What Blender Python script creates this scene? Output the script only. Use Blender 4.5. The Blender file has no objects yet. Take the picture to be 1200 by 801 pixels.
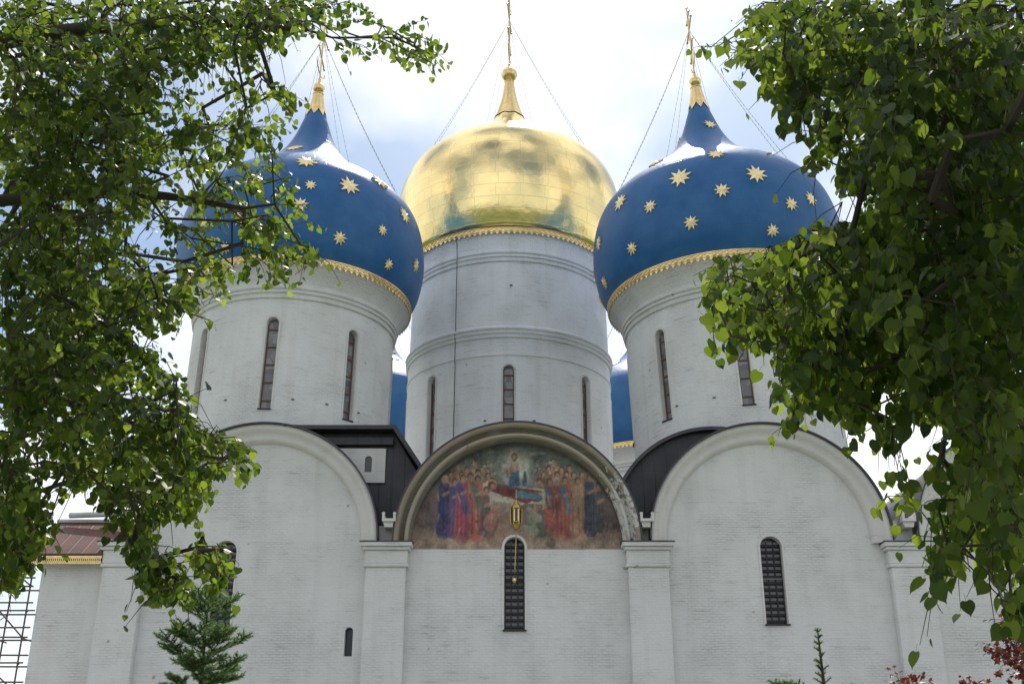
import bpy, bmesh, math, random
import numpy as np
from mathutils import Vector, Matrix, Quaternion

S = bpy.context.scene
C = S.collection
R = math.radians
PI = math.pi
random.seed(7)
rng = np.random.default_rng(11)

# ------------------------------------------------------------------ camera
F = 1300.0                      # focal length in pixels of the 1200 px wide photograph
PITCH = R(22.5)
CAM = Vector((0, 0, 1.6))
cam_d = bpy.data.cameras.new('camera')
cam_d.sensor_width = 36.0
cam_d.lens = 36.0 * F / 1200.0
cam_d.clip_start = 0.05
cam_d.clip_end = 20000
cam = bpy.data.objects.new('camera', cam_d)
cam.location = CAM
cam.rotation_euler = (PI / 2 + PITCH, 0, 0)
C.objects.link(cam)
S.camera = cam

# ------------------------------------------------------------------ sky, sun, exposure
SUN_EL, SUN_AZ = R(54), R(6)   # azimuth from +Y towards +X
W = bpy.data.worlds.new('World')
S.world = W
W.use_nodes = True
wn, wl = W.node_tree.nodes, W.node_tree.links
wn.clear()
wo = wn.new('ShaderNodeOutputWorld')
wb = wn.new('ShaderNodeBackground')
wb.inputs['Strength'].default_value = 0.11
sky = wn.new('ShaderNodeTexSky')
sky.sky_type = 'NISHITA'
sky.sun_disc = False
sky.sun_elevation = SUN_EL
sky.sun_rotation = SUN_AZ
sky.air_density = 1.0
sky.dust_density = 1.1
sky.ozone_density = 0.3
tc = wn.new('ShaderNodeTexCoord')
mp = wn.new('ShaderNodeMapping')
mp.inputs['Scale'].default_value = (1.0, 1.0, 1.5)
mp.inputs['Location'].default_value = (1.82, 3.05, 1.22)
mp.inputs['Rotation'].default_value = (0, 0, R(8))
ns = wn.new('ShaderNodeTexNoise')
ns.inputs['Scale'].default_value = 2.3
ns.inputs['Detail'].default_value = 6
ns.inputs['Roughness'].default_value = 0.52
cr = wn.new('ShaderNodeValToRGB')
cr.color_ramp.elements[0].position = 0.38
cr.color_ramp.elements[1].position = 0.57
cr.color_ramp.elements[0].color = (0.0, 0.0, 0.0, 1)
mx = wn.new('ShaderNodeMix')
mx.data_type = 'RGBA'
mx.inputs['B'].default_value = (10.5, 10.6, 10.8, 1)
wl.new(tc.outputs['Generated'], mp.inputs['Vector'])
wl.new(mp.outputs['Vector'], ns.inputs['Vector'])
wl.new(ns.outputs['Fac'], cr.inputs['Fac'])
# whitish haze towards the horizon
sx_ = wn.new('ShaderNodeSeparateXYZ')
wl.new(tc.outputs['Generated'], sx_.inputs[0])
mr = wn.new('ShaderNodeMapRange')
mr.inputs['From Min'].default_value = 0.08
mr.inputs['From Max'].default_value = 0.32
mr.inputs['To Min'].default_value = 0.72
mr.inputs['To Max'].default_value = 0.0
wl.new(sx_.outputs[2], mr.inputs['Value'])
mm = wn.new('ShaderNodeMath')
mm.operation = 'MAXIMUM'
wl.new(cr.outputs['Color'], mm.inputs[0])
wl.new(mr.outputs[0], mm.inputs[1])
wl.new(mm.outputs[0], mx.inputs['Factor'])
tn = wn.new('ShaderNodeVectorMath')
tn.operation = 'MULTIPLY'
tn.inputs[1].default_value = (0.93, 1.04, 1.07)
wl.new(sky.outputs['Color'], tn.inputs[0])
wl.new(tn.outputs[0], mx.inputs['A'])
wl.new(mx.outputs['Result'], wb.inputs['Color'])
wl.new(wb.outputs['Background'], wo.inputs['Surface'])

sd = bpy.data.lights.new('sun', 'SUN')
sd.energy = 4.2
sd.angle = R(0.53)
sd.color = (1.0, 0.95, 0.86)
so = bpy.data.objects.new('sun', sd)
sdir = Vector((math.sin(SUN_AZ) * math.cos(SUN_EL), math.cos(SUN_AZ) * math.cos(SUN_EL), math.sin(SUN_EL)))
so.rotation_euler = sdir.to_track_quat('Z', 'Y').to_euler()
so.location = sdir * 300
C.objects.link(so)

S.view_settings.view_transform = 'Standard'
S.view_settings.look = 'None'
S.view_settings.exposure = 0.12
S.view_settings.gamma = 1.0
S.view_settings.use_curve_mapping = False
S.render.engine = 'CYCLES'
S.cycles.max_bounces = 10
S.cycles.transparent_max_bounces = 8

# ------------------------------------------------------------------ geometry helpers
_rt = np.array([1.0, 0, 0])
_fw = np.array([0, math.cos(PITCH), math.sin(PITCH)])
_up = np.array([0, -math.sin(PITCH), math.cos(PITCH)])


def ray(u, v):
    d = _rt * ((u - 600) / F) + _up * ((400.5 - v) / F) + _fw
    return d


def at(u, v, Y):
    """the point of the plane y = Y seen at photograph pixel (u, v)"""
    d = ray(u, v)
    return Vector(np.array(CAM) + d * (Y / d[1]))


def proj(P):
    """photograph pixels of an (n,3) array"""
    q = np.asarray(P, float) - np.array(CAM)
    z = q @ _fw
    z = np.where(z < 0.05, 0.05, z)
    return 600 + F * (q @ _rt) / z, 400.5 - F * (q @ _up) / z, z


class MB:
    def __init__(self):
        self.v, self.f, self.m = [], [], []

    def face(self, pts, m=0):
        n = len(self.v)
        self.v.extend([tuple(p) for p in pts])
        self.f.append(tuple(range(n, n + len(pts))))
        self.m.append(m)

    def grid(self, rows, m=0, closed=False):
        """rows of points, same count each"""
        n0 = len(self.v)
        k = len(rows[0])
        for r_ in rows:
            self.v.extend([tuple(p) for p in r_])
        for i in range(len(rows) - 1):
            for j in range(k if closed else k - 1):
                a = n0 + i * k + j
                b = n0 + i * k + (j + 1) % k
                self.f.append((a, b, b + k, a + k))
                self.m.append(m)

    def box(self, x0, x1, y0, y1, z0, z1, m=0):
        n = len(self.v)
        self.v.extend([(x, y, z) for z in (z0, z1) for y in (y0, y1) for x in (x0, x1)])
        for q in ((0, 2, 3, 1), (4, 5, 7, 6), (0, 1, 5, 4), (2, 6, 7, 3), (0, 4, 6, 2), (1, 3, 7, 5)):
            self.f.append(tuple(n + i for i in q))
            self.m.append(m)

    def lathe(self, prof, n=64, cx=0, cy=0, m=0):
        rows = []
        for r_, z in prof:
            rows.append([(cx + r_ * math.cos(2 * PI * j / n), cy + r_ * math.sin(2 * PI * j / n), z) for j in range(n)])
        self.grid(rows, m, True)

    def tube(self, pts, rad, n=6, m=0, cap=True):
        pts = [Vector(p) for p in pts]
        if not hasattr(rad, '__len__'):
            rad = [rad] * len(pts)
        rows = []
        ref = None
        for i, p in enumerate(pts):
            t = (pts[min(i + 1, len(pts) - 1)] - pts[max(i - 1, 0)])
            if t.length < 1e-9:
                t = Vector((0, 0, 1))
            t.normalize()
            if ref is None:
                ref = t.orthogonal().normalized()
            ref = (ref - t * ref.dot(t))
            if ref.length < 1e-6:
                ref = t.orthogonal()
            ref.normalize()
            b = t.cross(ref)
            rows.append([p + (ref * math.cos(2 * PI * j / n) + b * math.sin(2 * PI * j / n)) * rad[i] for j in range(n)])
        self.grid(rows, m, True)
        if cap:
            self.face(rows[0][::-1], m)
            self.face(rows[-1], m)

    def prism(self, poly, y0, y1, m=0):
        """polygon in XZ extruded along Y"""
        a = [(x, y0, z) for x, z in poly]
        b = [(x, y1, z) for x, z in poly]
        n = len(poly)
        k = len(self.v)
        self.v.extend(a + b)
        self.f.append(tuple(range(k, k + n)))
        self.f.append(tuple(range(k + 2 * n - 1, k + n - 1, -1)))
        self.m += [m, m]
        for i in range(n):
            j = (i + 1) % n
            self.f.append((k + i, k + n + i, k + n + j, k + j))
            self.m.append(m)

    def sweep_arch(self, cx, zs, prof, n=64, m=0, squash=1.0, drop=0.0):
        """closed profile of (radius, y) carried round a half circle, with straight stilts below"""
        rows = []
        if drop:
            rows.append([(cx - r_, y, zs - drop) for r_, y in prof])
        for i in range(n + 1):
            a = PI - PI * i / n
            rows.append([(cx + r_ * math.cos(a), y, zs + r_ * math.sin(a) * squash) for r_, y in prof])
        if drop:
            rows.append([(cx + r_, y, zs - drop) for r_, y in prof])
        self.grid(rows, m, True)
        self.face(rows[0][::-1], m)
        self.face(rows[-1], m)

    def build(self, name, mats, parent=None, smooth=None, origin=None, fix=True):
        po = Vector((0, 0, 0))
        if parent is not None:
            q = parent
            while q is not None:
                po += q.location
                q = q.parent
        o_ = Vector(origin) if origin is not None else po
        me = bpy.data.meshes.new(name)
        V = np.array(self.v, float).reshape(-1, 3) - np.array(o_)
        me.from_pydata(V.tolist(), [], self.f)
        if not isinstance(mats, (list, tuple)):
            mats = [mats]
        for q in mats:
            me.materials.append(q)
        if len(mats) > 1:
            me.polygons.foreach_set('material_index', self.m)
        if fix:
            bm = bmesh.new()
            bm.from_mesh(me)
            bmesh.ops.remove_doubles(bm, verts=bm.verts, dist=1e-5)
            bmesh.ops.recalc_face_normals(bm, faces=bm.faces)
            bm.to_mesh(me)
            bm.free()
        if smooth:
            me.polygons.foreach_set('use_smooth', [True] * len(me.polygons))
            me.set_sharp_from_angle(angle=R(smooth))
        o = bpy.data.objects.new(name, me)
        C.objects.link(o)
        if parent is not None:
            o.parent = parent
        o.location = o_ - po
        return o


def empty(name, loc, label, cat, group=None):
    o = bpy.data.objects.new(name, None)
    o.location = loc
    o.empty_display_size = 0.5
    C.objects.link(o)
    return tag(o, label, cat, group)


def tag(o, label=None, cat=None, group=None, kind=None):
    if label: o['label'] = label
    if cat: o['category'] = cat
    if group: o['group'] = group
    if kind: o['kind'] = kind
    return o


def copy_part(o, parent, loc=None, rot=None):
    c = o.copy()
    C.objects.link(c)
    c.parent = parent
    if loc is not None: c.location = loc
    if rot is not None:
        c.rotation_mode = 'QUATERNION'
        c.rotation_quaternion = rot
    return c


def cut(o, cutter_mb):
    """boolean difference, applied"""
    k = cutter_mb.build('cutter', MAT['white'])
    m = o.modifiers.new('b', 'BOOLEAN')
    m.object = k
    m.operation = 'DIFFERENCE'
    m.solver = 'EXACT'
    bpy.context.view_layer.update()
    dg = bpy.context.evaluated_depsgraph_get()
    me = bpy.data.meshes.new_from_object(o.evaluated_get(dg))
    o.modifiers.clear()
    old = o.data
    o.data = me
    bpy.data.meshes.remove(old)
    km = k.data
    bpy.data.objects.remove(k)
    bpy.data.meshes.remove(km)


# ------------------------------------------------------------------ materials
MAT = {}


def mat(name):
    m = bpy.data.materials.new(name)
    m.use_nodes = True
    nt = m.node_tree
    b = nt.nodes['Principled BSDF']
    MAT[name] = m
    return m, nt, b, nt.nodes, nt.links


def simple(name, col, rough=0.6, metal=0.0, spec=0.5):
    m, nt, b, N, L = mat(name)
    b.inputs['Base Color'].default_value = (*col, 1)
    b.inputs['Roughness'].default_value = rough
    b.inputs['Metallic'].default_value = metal
    b.inputs['Specular IOR Level'].default_value = spec
    return m


def noise(N, L, vec, scale, detail=4, rough=0.5):
    n = N.new('ShaderNodeTexNoise')
    n.inputs['Scale'].default_value = scale
    n.inputs['Detail'].default_value = detail
    n.inputs['Roughness'].default_value = rough
    if vec is not None:
        L.new(vec, n.inputs['Vector'])
    return n


def ramp(N, L, src, p0, p1, c0=(0, 0, 0, 1), c1=(1, 1, 1, 1)):
    r_ = N.new('ShaderNodeValToRGB')
    r_.color_ramp.elements[0].position = p0
    r_.color_ramp.elements[1].position = p1
    r_.color_ramp.elements[0].color = c0
    r_.color_ramp.elements[1].color = c1
    L.new(src, r_.inputs['Fac'])
    return r_


def math_(N, L, op, a, b=None):
    n = N.new('ShaderNodeMath')
    n.operation = op
    for i, x in enumerate((a, b)):
        if x is None: continue
        if isinstance(x, (int, float)):
            n.inputs[i].default_value = x
        else:
            L.new(x, n.inputs[i])
    return n.outputs[0]


def mixc(N, L, fac, a, b):
    n = N.new('ShaderNodeMix')
    n.data_type = 'RGBA'
    for k, x in (('Factor', fac), ('A', a), ('B', b)):
        if isinstance(x, (int, float)):
            n.inputs[k].default_value = x
        elif isinstance(x, tuple):
            n.inputs[k].default_value = x
        else:
            L.new(x, n.inputs[k])
    return n.outputs['Result']


def whitewash(name, cyl=0.0, base=(0.70, 0.70, 0.685), dirt=(0.49, 0.48, 0.455), bumpk=1.0, flakes=False):
    """limewashed brick: courses show through here and there, rain streaks, patches of repair"""
    m, nt, b, N, L = mat(name)
    t = N.new('ShaderNodeTexCoord')
    sp = N.new('ShaderNodeSeparateXYZ')
    L.new(t.outputs['Object'], sp.inputs[0])
    if cyl:
        u = math_(N, L, 'MULTIPLY', math_(N, L, 'ARCTAN2', sp.outputs[1], sp.outputs[0]), cyl)
    else:
        u = math_(N, L, 'ADD', sp.outputs[0], sp.outputs[1])
    cb = N.new('ShaderNodeCombineXYZ')
    L.new(u, cb.inputs[0])
    L.new(sp.outputs[2], cb.inputs[1])
    # wobble of the courses
    nw = noise(N, L, t.outputs['Object'], 0.9, 3)
    wob = N.new('ShaderNodeVectorMath')
    wob.operation = 'MULTIPLY_ADD'
    L.new(nw.outputs['Color'], wob.inputs[0])
    wob.inputs[1].default_value = (0.10, 0.10, 0)
    L.new(cb.outputs[0], wob.inputs[2])
    br = N.new('ShaderNodeTexBrick')
    br.inputs['Scale'].default_value = 1.0
    br.inputs['Brick Width'].default_value = 0.30
    br.inputs['Row Height'].default_value = 0.115
    br.inputs['Mortar Size'].default_value = 0.016
    br.inputs['Mortar Smooth'].default_value = 0.6
    br.inputs['Bias'].default_value = 0.0
    br.inputs['Color1'].default_value = (1, 1, 1, 1)
    br.inputs['Color2'].default_value = (0.78, 0.78, 0.78, 1)
    br.inputs['Mortar'].default_value = (0.25, 0.25, 0.25, 1)
    L.new(wob.outputs[0], br.inputs['Vector'])
    # where the courses show
    nm = noise(N, L, cb.outputs[0], 0.42, 6, 0.62)
    show = ramp(N, L, nm.outputs['Fac'], 0.44, 0.66)
    n1 = noise(N, L, cb.outputs[0], 0.23, 5, 0.6)
    c1 = ramp(N, L, n1.outputs['Fac'], 0.35, 0.68)
    # long vertical streaks
    mpv = N.new('ShaderNodeMapping')
    mpv.inputs['Scale'].default_value = (1.6, 0.10, 1)
    L.new(cb.outputs[0], mpv.inputs['Vector'])
    n2 = noise(N, L, mpv.outputs[0], 1.0, 5, 0.6)
    c2 = ramp(N, L, n2.outputs['Fac'], 0.50, 0.72)
    # short horizontal scuffs along the courses
    mph = N.new('ShaderNodeMapping')
    mph.inputs['Scale'].default_value = (0.9, 8.0, 1)
    L.new(cb.outputs[0], mph.inputs['Vector'])
    n3 = noise(N, L, mph.outputs[0], 1.0, 4, 0.65)
    c3 = ramp(N, L, n3.outputs['Fac'], 0.57, 0.66)
    base4, dirt4 = (*base, 1), (*dirt, 1)
    f = math_(N, L, 'MULTIPLY', c1.outputs['Color'], 0.22)
    col = mixc(N, L, f, base4, dirt4)
    col = mixc(N, L, math_(N, L, 'MULTIPLY', c2.outputs['Color'], 0.20), col, (0.44, 0.42, 0.39, 1))
    col = mixc(N, L, math_(N, L, 'MULTIPLY', math_(N, L, 'MULTIPLY', c3.outputs['Color'], math_(N, L, 'ADD', math_(N, L, 'MULTIPLY', show.outputs['Color'], 0.7), 0.3)), 0.62), col, (0.36, 0.345, 0.32, 1))
    inv = math_(N, L, 'SUBTRACT', 1.0, br.outputs['Color'])
    col = mixc(N, L, math_(N, L, 'MULTIPLY', math_(N, L, 'MULTIPLY', inv, show.outputs['Color']), 0.36), col, (0.38, 0.365, 0.34, 1))
    col = mixc(N, L, math_(N, L, 'MULTIPLY', inv, 0.07), col, (0.40, 0.385, 0.36, 1))
    vp = N.new('ShaderNodeTexVoronoi')
    vp.inputs['Scale'].default_value = 0.55
    L.new(cb.outputs[0], vp.inputs['Vector'])
    pit = ramp(N, L, vp.outputs['Distance'], 0.028, 0.05, (1, 1, 1, 1), (0, 0, 0, 1))
    col = mixc(N, L, math_(N, L, 'MULTIPLY', pit.outputs['Color'], 0.6), col, (0.16, 0.14, 0.12, 1))
    # rare spalls showing brick red
    n4 = noise(N, L, cb.outputs[0], 1.1, 3, 0.5)
    c4 = ramp(N, L, n4.outputs['Fac'], 0.735, 0.76)
    col = mixc(N, L, math_(N, L, 'MULTIPLY', c4.outputs['Color'], 0.7), col, (0.30, 0.19, 0.15, 1))
    if flakes:      # old limewash still clinging to the right haunch, in torn flakes
        dx = math_(N, L, 'SUBTRACT', sp.outputs[0], 4.75)
        dz = math_(N, L, 'MULTIPLY', math_(N, L, 'SUBTRACT', sp.outputs[2], 13.6), 0.55)
        dd = math_(N, L, 'SQRT', math_(N, L, 'ADD', math_(N, L, 'MULTIPLY', dx, dx), math_(N, L, 'MULTIPLY', dz, dz)))
        nf = noise(N, L, t.outputs['Object'], 3.2, 6, 0.7)
        vv = math_(N, L, 'SUBTRACT', nf.outputs['Fac'], math_(N, L, 'MULTIPLY', dd, 0.16))
        fk = ramp(N, L, vv, 0.37, 0.41)
        col = mixc(N, L, fk.outputs['Color'], col, (0.56, 0.55, 0.51, 1))
    L.new(col, b.inputs['Base Color'])
    b.inputs['Roughness'].default_value = 0.9
    b.inputs['Specular IOR Level'].default_value = 0.2
    h = math_(N, L, 'ADD', math_(N, L, 'MULTIPLY', br.outputs['Color'], math_(N, L, 'ADD', math_(N, L, 'MULTIPLY', show.outputs['Color'], 0.75), 0.16)),
              math_(N, L, 'MULTIPLY', noise(N, L, t.outputs['Object'], 7, 4).outputs['Fac'], 0.7))
    bp = N.new('ShaderNodeBump')
    bp.inputs['Strength'].default_value = 1.0 * min(1.0, bumpk * 1.2)
    bp.inputs['Distance'].default_value = 0.035 * bumpk
    L.new(h, bp.inputs['Height'])
    L.new(bp.outputs[0], b.inputs['Normal'])
    return m


whitewash('white')
whitewash('white_drum', cyl=5.8, base=(0.74, 0.74, 0.735))
whitewash('white_drum_tall', cyl=6.6, base=(0.82, 0.83, 0.85), dirt=(0.64, 0.65, 0.67))  # central drum paler and bluish, the sky's glare veil put into its colour
whitewash('plaster', base=(0.68, 0.67, 0.64), dirt=(0.45, 0.43, 0.38), bumpk=0.5)
whitewash('ochre_plaster', base=(0.30, 0.25, 0.18), dirt=(0.15, 0.125, 0.09), bumpk=0.6, flakes=True)
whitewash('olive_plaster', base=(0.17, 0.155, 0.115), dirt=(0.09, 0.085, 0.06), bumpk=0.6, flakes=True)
whitewash('tan_plaster', base=(0.42, 0.37, 0.285), dirt=(0.24, 0.21, 0.15), bumpk=0.6, flakes=True)


def metal_sheet(name, c0, c1, rough=0.55, metal=0.0, seam=0.0):
    m, nt, b, N, L = mat(name)
    t = N.new('ShaderNodeTexCoord')
    n1 = noise(N, L, t.outputs['Object'], 1.3, 6, 0.65)
    f = ramp(N, L, n1.outputs['Fac'], 0.35, 0.68)
    col = mixc(N, L, f.outputs['Color'], (*c0, 1), (*c1, 1))
    L.new(col, b.inputs['Base Color'])
    b.inputs['Roughness'].default_value = rough
    b.inputs['Metallic'].default_value = metal
    if seam:
        wv = N.new('ShaderNodeTexWave')
        wv.bands_direction = 'X'
        wv.inputs['Scale'].default_value = seam
        L.new(t.outputs['Object'], wv.inputs['Vector'])
        rr = ramp(N, L, wv.outputs['Fac'], 0.93, 0.99)
        bp = N.new('ShaderNodeBump')
        bp.inputs['Distance'].default_value = 0.05
        bp.inputs['Strength'].default_value = 0.35
        L.new(rr.outputs['Color'], bp.inputs['Height'])
        L.new(bp.outputs[0], b.inputs['Normal'])
    return m


metal_sheet('dark_sheet', (0.020, 0.020, 0.024), (0.042, 0.040, 0.046), 0.5, seam=0.55)
metal_sheet('dark_edge', (0.035, 0.030, 0.042), (0.055, 0.048, 0.060), 0.45)
metal_sheet('rust_roof', (0.13, 0.035, 0.022), (0.055, 0.024, 0.020), 0.6, seam=0.5)
metal_sheet('pale_sheet', (0.55, 0.56, 0.56), (0.42, 0.43, 0.44), 0.5)
metal_sheet('tube_steel', (0.10, 0.085, 0.08), (0.19, 0.13, 0.10), 0.55, 0.3)
simple('iron', (0.018, 0.017, 0.017), 0.6)
simple('iron_pale', (0.16, 0.16, 0.165), 0.55)
simple('timber', (0.17, 0.085, 0.055), 0.7)
simple('cable', (0.10, 0.10, 0.11), 0.6)
simple('chain', (0.22, 0.20, 0.17), 0.5, 0.3)
simple('lantern_glass', (0.03, 0.028, 0.022), 0.12)
simple('board', (0.25, 0.15, 0.09), 0.8)

# glass of the old windows: dusty, each pane a little different
m, nt, b, N, L = mat('glass')
t = N.new('ShaderNodeTexCoord')
v_ = N.new('ShaderNodeTexVoronoi')
v_.inputs['Scale'].default_value = 2.2
L.new(t.outputs['Object'], v_.inputs['Vector'])
col = mixc(N, L, v_.outputs['Color'], (0.10, 0.105, 0.12, 1), (0.30, 0.30, 0.305, 1))
L.new(col, b.inputs['Base Color'])
b.inputs['Roughness'].default_value = 0.18
m, nt, b, N, L = mat('glass_dark')
b.inputs['Base Color'].default_value = (0.022, 0.025, 0.032, 1)
b.inputs['Roughness'].default_value = 0.12


def gold(name, base=(0.86, 0.60, 0.20), rough=0.26, panels=False, dirt=0.35):
    m, nt, b, N, L = mat(name)
    t = N.new('ShaderNodeTexCoord')
    n1 = noise(N, L, t.outputs['Object'], 0.5 if panels else 3.0, 6, 0.62)
    f = ramp(N, L, n1.outputs['Fac'], 0.40, 0.72)
    col = mixc(N, L, math_(N, L, 'MULTIPLY', f.outputs['Color'], dirt), (*base, 1), (0.50, 0.34, 0.12, 1))
    b.inputs['Metallic'].default_value = 1.0
    L.new(math_(N, L, 'ADD', math_(N, L, 'MULTIPLY', n1.outputs['Fac'], 0.14), rough - 0.07), b.inputs['Roughness'])
    h = None
    if panels:
        # gilded sheets: rows and staggered joints
        sp = N.new('ShaderNodeSeparateXYZ')
        L.new(t.outputs['Object'], sp.inputs[0])
        u = math_(N, L, 'MULTIPLY', math_(N, L, 'ARCTAN2', sp.outputs[1], sp.outputs[0]), 7.0)
        cb = N.new('ShaderNodeCombineXYZ')
        L.new(u, cb.inputs[0])
        L.new(sp.outputs[2], cb.inputs[1])
        br = N.new('ShaderNodeTexBrick')
        br.inputs['Scale'].default_value = 1.0
        br.offset = 0.12
        br.inputs['Brick Width'].default_value = 1.45
        br.inputs['Row Height'].default_value = 0.80
        br.inputs['Mortar Size'].default_value = 0.022
        br.inputs['Mortar Smooth'].default_value = 0.3
        br.inputs['Color1'].default_value = (1, 1, 1, 1)
        br.inputs['Color2'].default_value = (0.80, 0.80, 0.80, 1)
        br.inputs['Mortar'].default_value = (0.1, 0.1, 0.1, 1)
        L.new(cb.outputs[0], br.inputs['Vector'])
        col = mixc(N, L, math_(N, L, 'MULTIPLY', math_(N, L, 'SUBTRACT', 1.0, br.outputs['Color']), 0.24), col, (0.36, 0.24, 0.09, 1))
        n5 = noise(N, L, t.outputs['Object'], 0.9, 3, 0.5)
        h = math_(N, L, 'ADD', math_(N, L, 'MULTIPLY', br.outputs['Color'], 0.06), math_(N, L, 'ADD', math_(N, L, 'MULTIPLY', n5.outputs['Fac'], 0.8), math_(N, L, 'MULTIPLY', noise(N, L, cb.outputs[0], 0.33, 2).outputs['Fac'], 1.5)))
    else:
        h = math_(N, L, 'MULTIPLY', noise(N, L, t.outputs['Object'], 6, 3).outputs['Fac'], 0.5)
    bp = N.new('ShaderNodeBump')
    bp.inputs['Strength'].default_value = 0.6
    bp.inputs['Distance'].default_value = 0.07
    L.new(h, bp.inputs['Height'])
    L.new(bp.outputs[0], b.inputs['Normal'])
    L.new(col, b.inputs['Base Color'])
    return m


gold('gold_dome', rough=0.22, panels=True, base=(0.97, 0.77, 0.36), dirt=0.18)
gold('gold', rough=0.36, base=(0.90, 0.68, 0.32), dirt=0.4)
gold('dark_gold', rough=0.45, base=(0.50, 0.34, 0.12), dirt=0.7)
gold('gold_star', rough=0.45, base=(0.97, 0.80, 0.46), dirt=0.35)

# blue enamel paint with faint sheet seams and chalky wear
m, nt, b, N, L = mat('blue_paint')
t = N.new('ShaderNodeTexCoord')
n1 = noise(N, L, t.outputs['Object'], 0.8, 6, 0.62)
f = ramp(N, L, n1.outputs['Fac'], 0.38, 0.70)
col = mixc(N, L, f.outputs['Color'], (0.020, 0.112, 0.30, 1), (0.040, 0.150, 0.355, 1))
sp = N.new('ShaderNodeSeparateXYZ')
L.new(t.outputs['Object'], sp.inputs[0])
u = math_(N, L, 'MULTIPLY', math_(N, L, 'ARCTAN2', sp.outputs[1], sp.outputs[0]), 6.6)
cb = N.new('ShaderNodeCombineXYZ')
L.new(u, cb.inputs[0])
L.new(sp.outputs[2], cb.inputs[1])
br = N.new('ShaderNodeTexBrick')
br.inputs['Scale'].default_value = 1.0
br.inputs['Brick Width'].default_value = 1.35
br.inputs['Row Height'].default_value = 0.65
br.inputs['Mortar Size'].default_value = 0.025
br.inputs['Mortar Smooth'].default_value = 0.8
br.inputs['Color1'].default_value = (1, 1, 1, 1)
br.inputs['Color2'].default_value = (0.9, 0.9, 0.9, 1)
br.inputs['Mortar'].default_value = (0.3, 0.3, 0.3, 1)
L.new(cb.outputs[0], br.inputs['Vector'])
L.new(col, b.inputs['Base Color'])
L.new(math_(N, L, 'ADD', math_(N, L, 'MULTIPLY', n1.outputs['Fac'], 0.24), 0.32), b.inputs['Roughness'])
b.inputs['Specular IOR Level'].default_value = 0.27
n5 = noise(N, L, t.outputs['Object'], 1.0, 3, 0.5)
bp = N.new('ShaderNodeBump')
bp.inputs['Strength'].default_value = 0.5
bp.inputs['Distance'].default_value = 0.06
L.new(math_(N, L, 'ADD', math_(N, L, 'MULTIPLY', br.outputs['Color'], 0.2), n5.outputs['Fac']), bp.inputs['Height'])
L.new(bp.outputs[0], b.inputs['Normal'])

# mural: colour painted per vertex, crackle and fading on top
m, nt, b, N, L = mat('mural_paint')
a = N.new('ShaderNodeVertexColor')
a.layer_name = 'paint'
t = N.new('ShaderNodeTexCoord')
n1 = noise(N, L, t.outputs['Object'], 2.2, 8, 0.7)
f = ramp(N, L, n1.outputs['Fac'], 0.50, 0.78)
col = mixc(N, L, math_(N, L, 'MULTIPLY', f.outputs['Color'], 0.38), a.outputs['Color'], (0.30, 0.26, 0.20, 1))
L.new(col, b.inputs['Base Color'])
b.inputs['Roughness'].default_value = 0.7


def leafmat(name, cols, trans, tw=0.45, gloss=0.44):
    m, nt, b, N, L = mat(name)
    a = N.new('ShaderNodeVertexColor')
    a.layer_name = 'tint'
    sp = N.new('ShaderNodeSeparateColor')
    L.new(a.outputs['Color'], sp.inputs[0])
    col = mixc(N, L, sp.outputs[0], (*cols[0], 1), (*cols[1], 1))
    tcol = mixc(N, L, sp.outputs[0], (*trans[0], 1), (*trans[1], 1))
    L.new(col, b.inputs['Base Color'])
    b.inputs['Roughness'].default_value = gloss
    b.inputs['Specular IOR Level'].default_value = 0.32
    tr = N.new('ShaderNodeBsdfTranslucent')
    L.new(tcol, tr.inputs['Color'])
    ms = N.new('ShaderNodeMixShader')
    ms.inputs[0].default_value = tw
    L.new(b.outputs[0], ms.inputs[1])
    L.new(tr.outputs[0], ms.inputs[2])
    L.new(ms.outputs[0], nt.nodes['Material Output'].inputs['Surface'])
    return m


leafmat('linden_leaf', ((0.014, 0.034, 0.007), (0.046, 0.082, 0.016)), ((0.075, 0.155, 0.010), (0.48, 0.62, 0.06)))
leafmat('red_leaf', ((0.040, 0.013, 0.010), (0.095, 0.034, 0.020)), ((0.20, 0.035, 0.02), (0.32, 0.09, 0.04)), 0.35)
leafmat('needle', ((0.046, 0.108, 0.040), (0.130, 0.210, 0.068)), ((0.10, 0.22, 0.06), (0.28, 0.42, 0.11)), 0.4, 0.5)

m, nt, b, N, L = mat('bark')
t = N.new('ShaderNodeTexCoord')
mpv = N.new('ShaderNodeMapping')
mpv.inputs['Scale'].default_value = (9, 9, 1.6)
L.new(t.outputs['Object'], mpv.inputs['Vector'])
n1 = noise(N, L, mpv.outputs[0], 1.0, 6, 0.65)
L.new(mixc(N, L, n1.outputs['Fac'], (0.028, 0.022, 0.018, 1), (0.10, 0.082, 0.066, 1)), b.inputs['Base Color'])
b.inputs['Roughness'].default_value = 0.9
bp = N.new('ShaderNodeBump')
bp.inputs['Distance'].default_value = 0.03
L.new(n1.outputs['Fac'], bp.inputs['Height'])
L.new(bp.outputs[0], b.inputs['Normal'])

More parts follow.
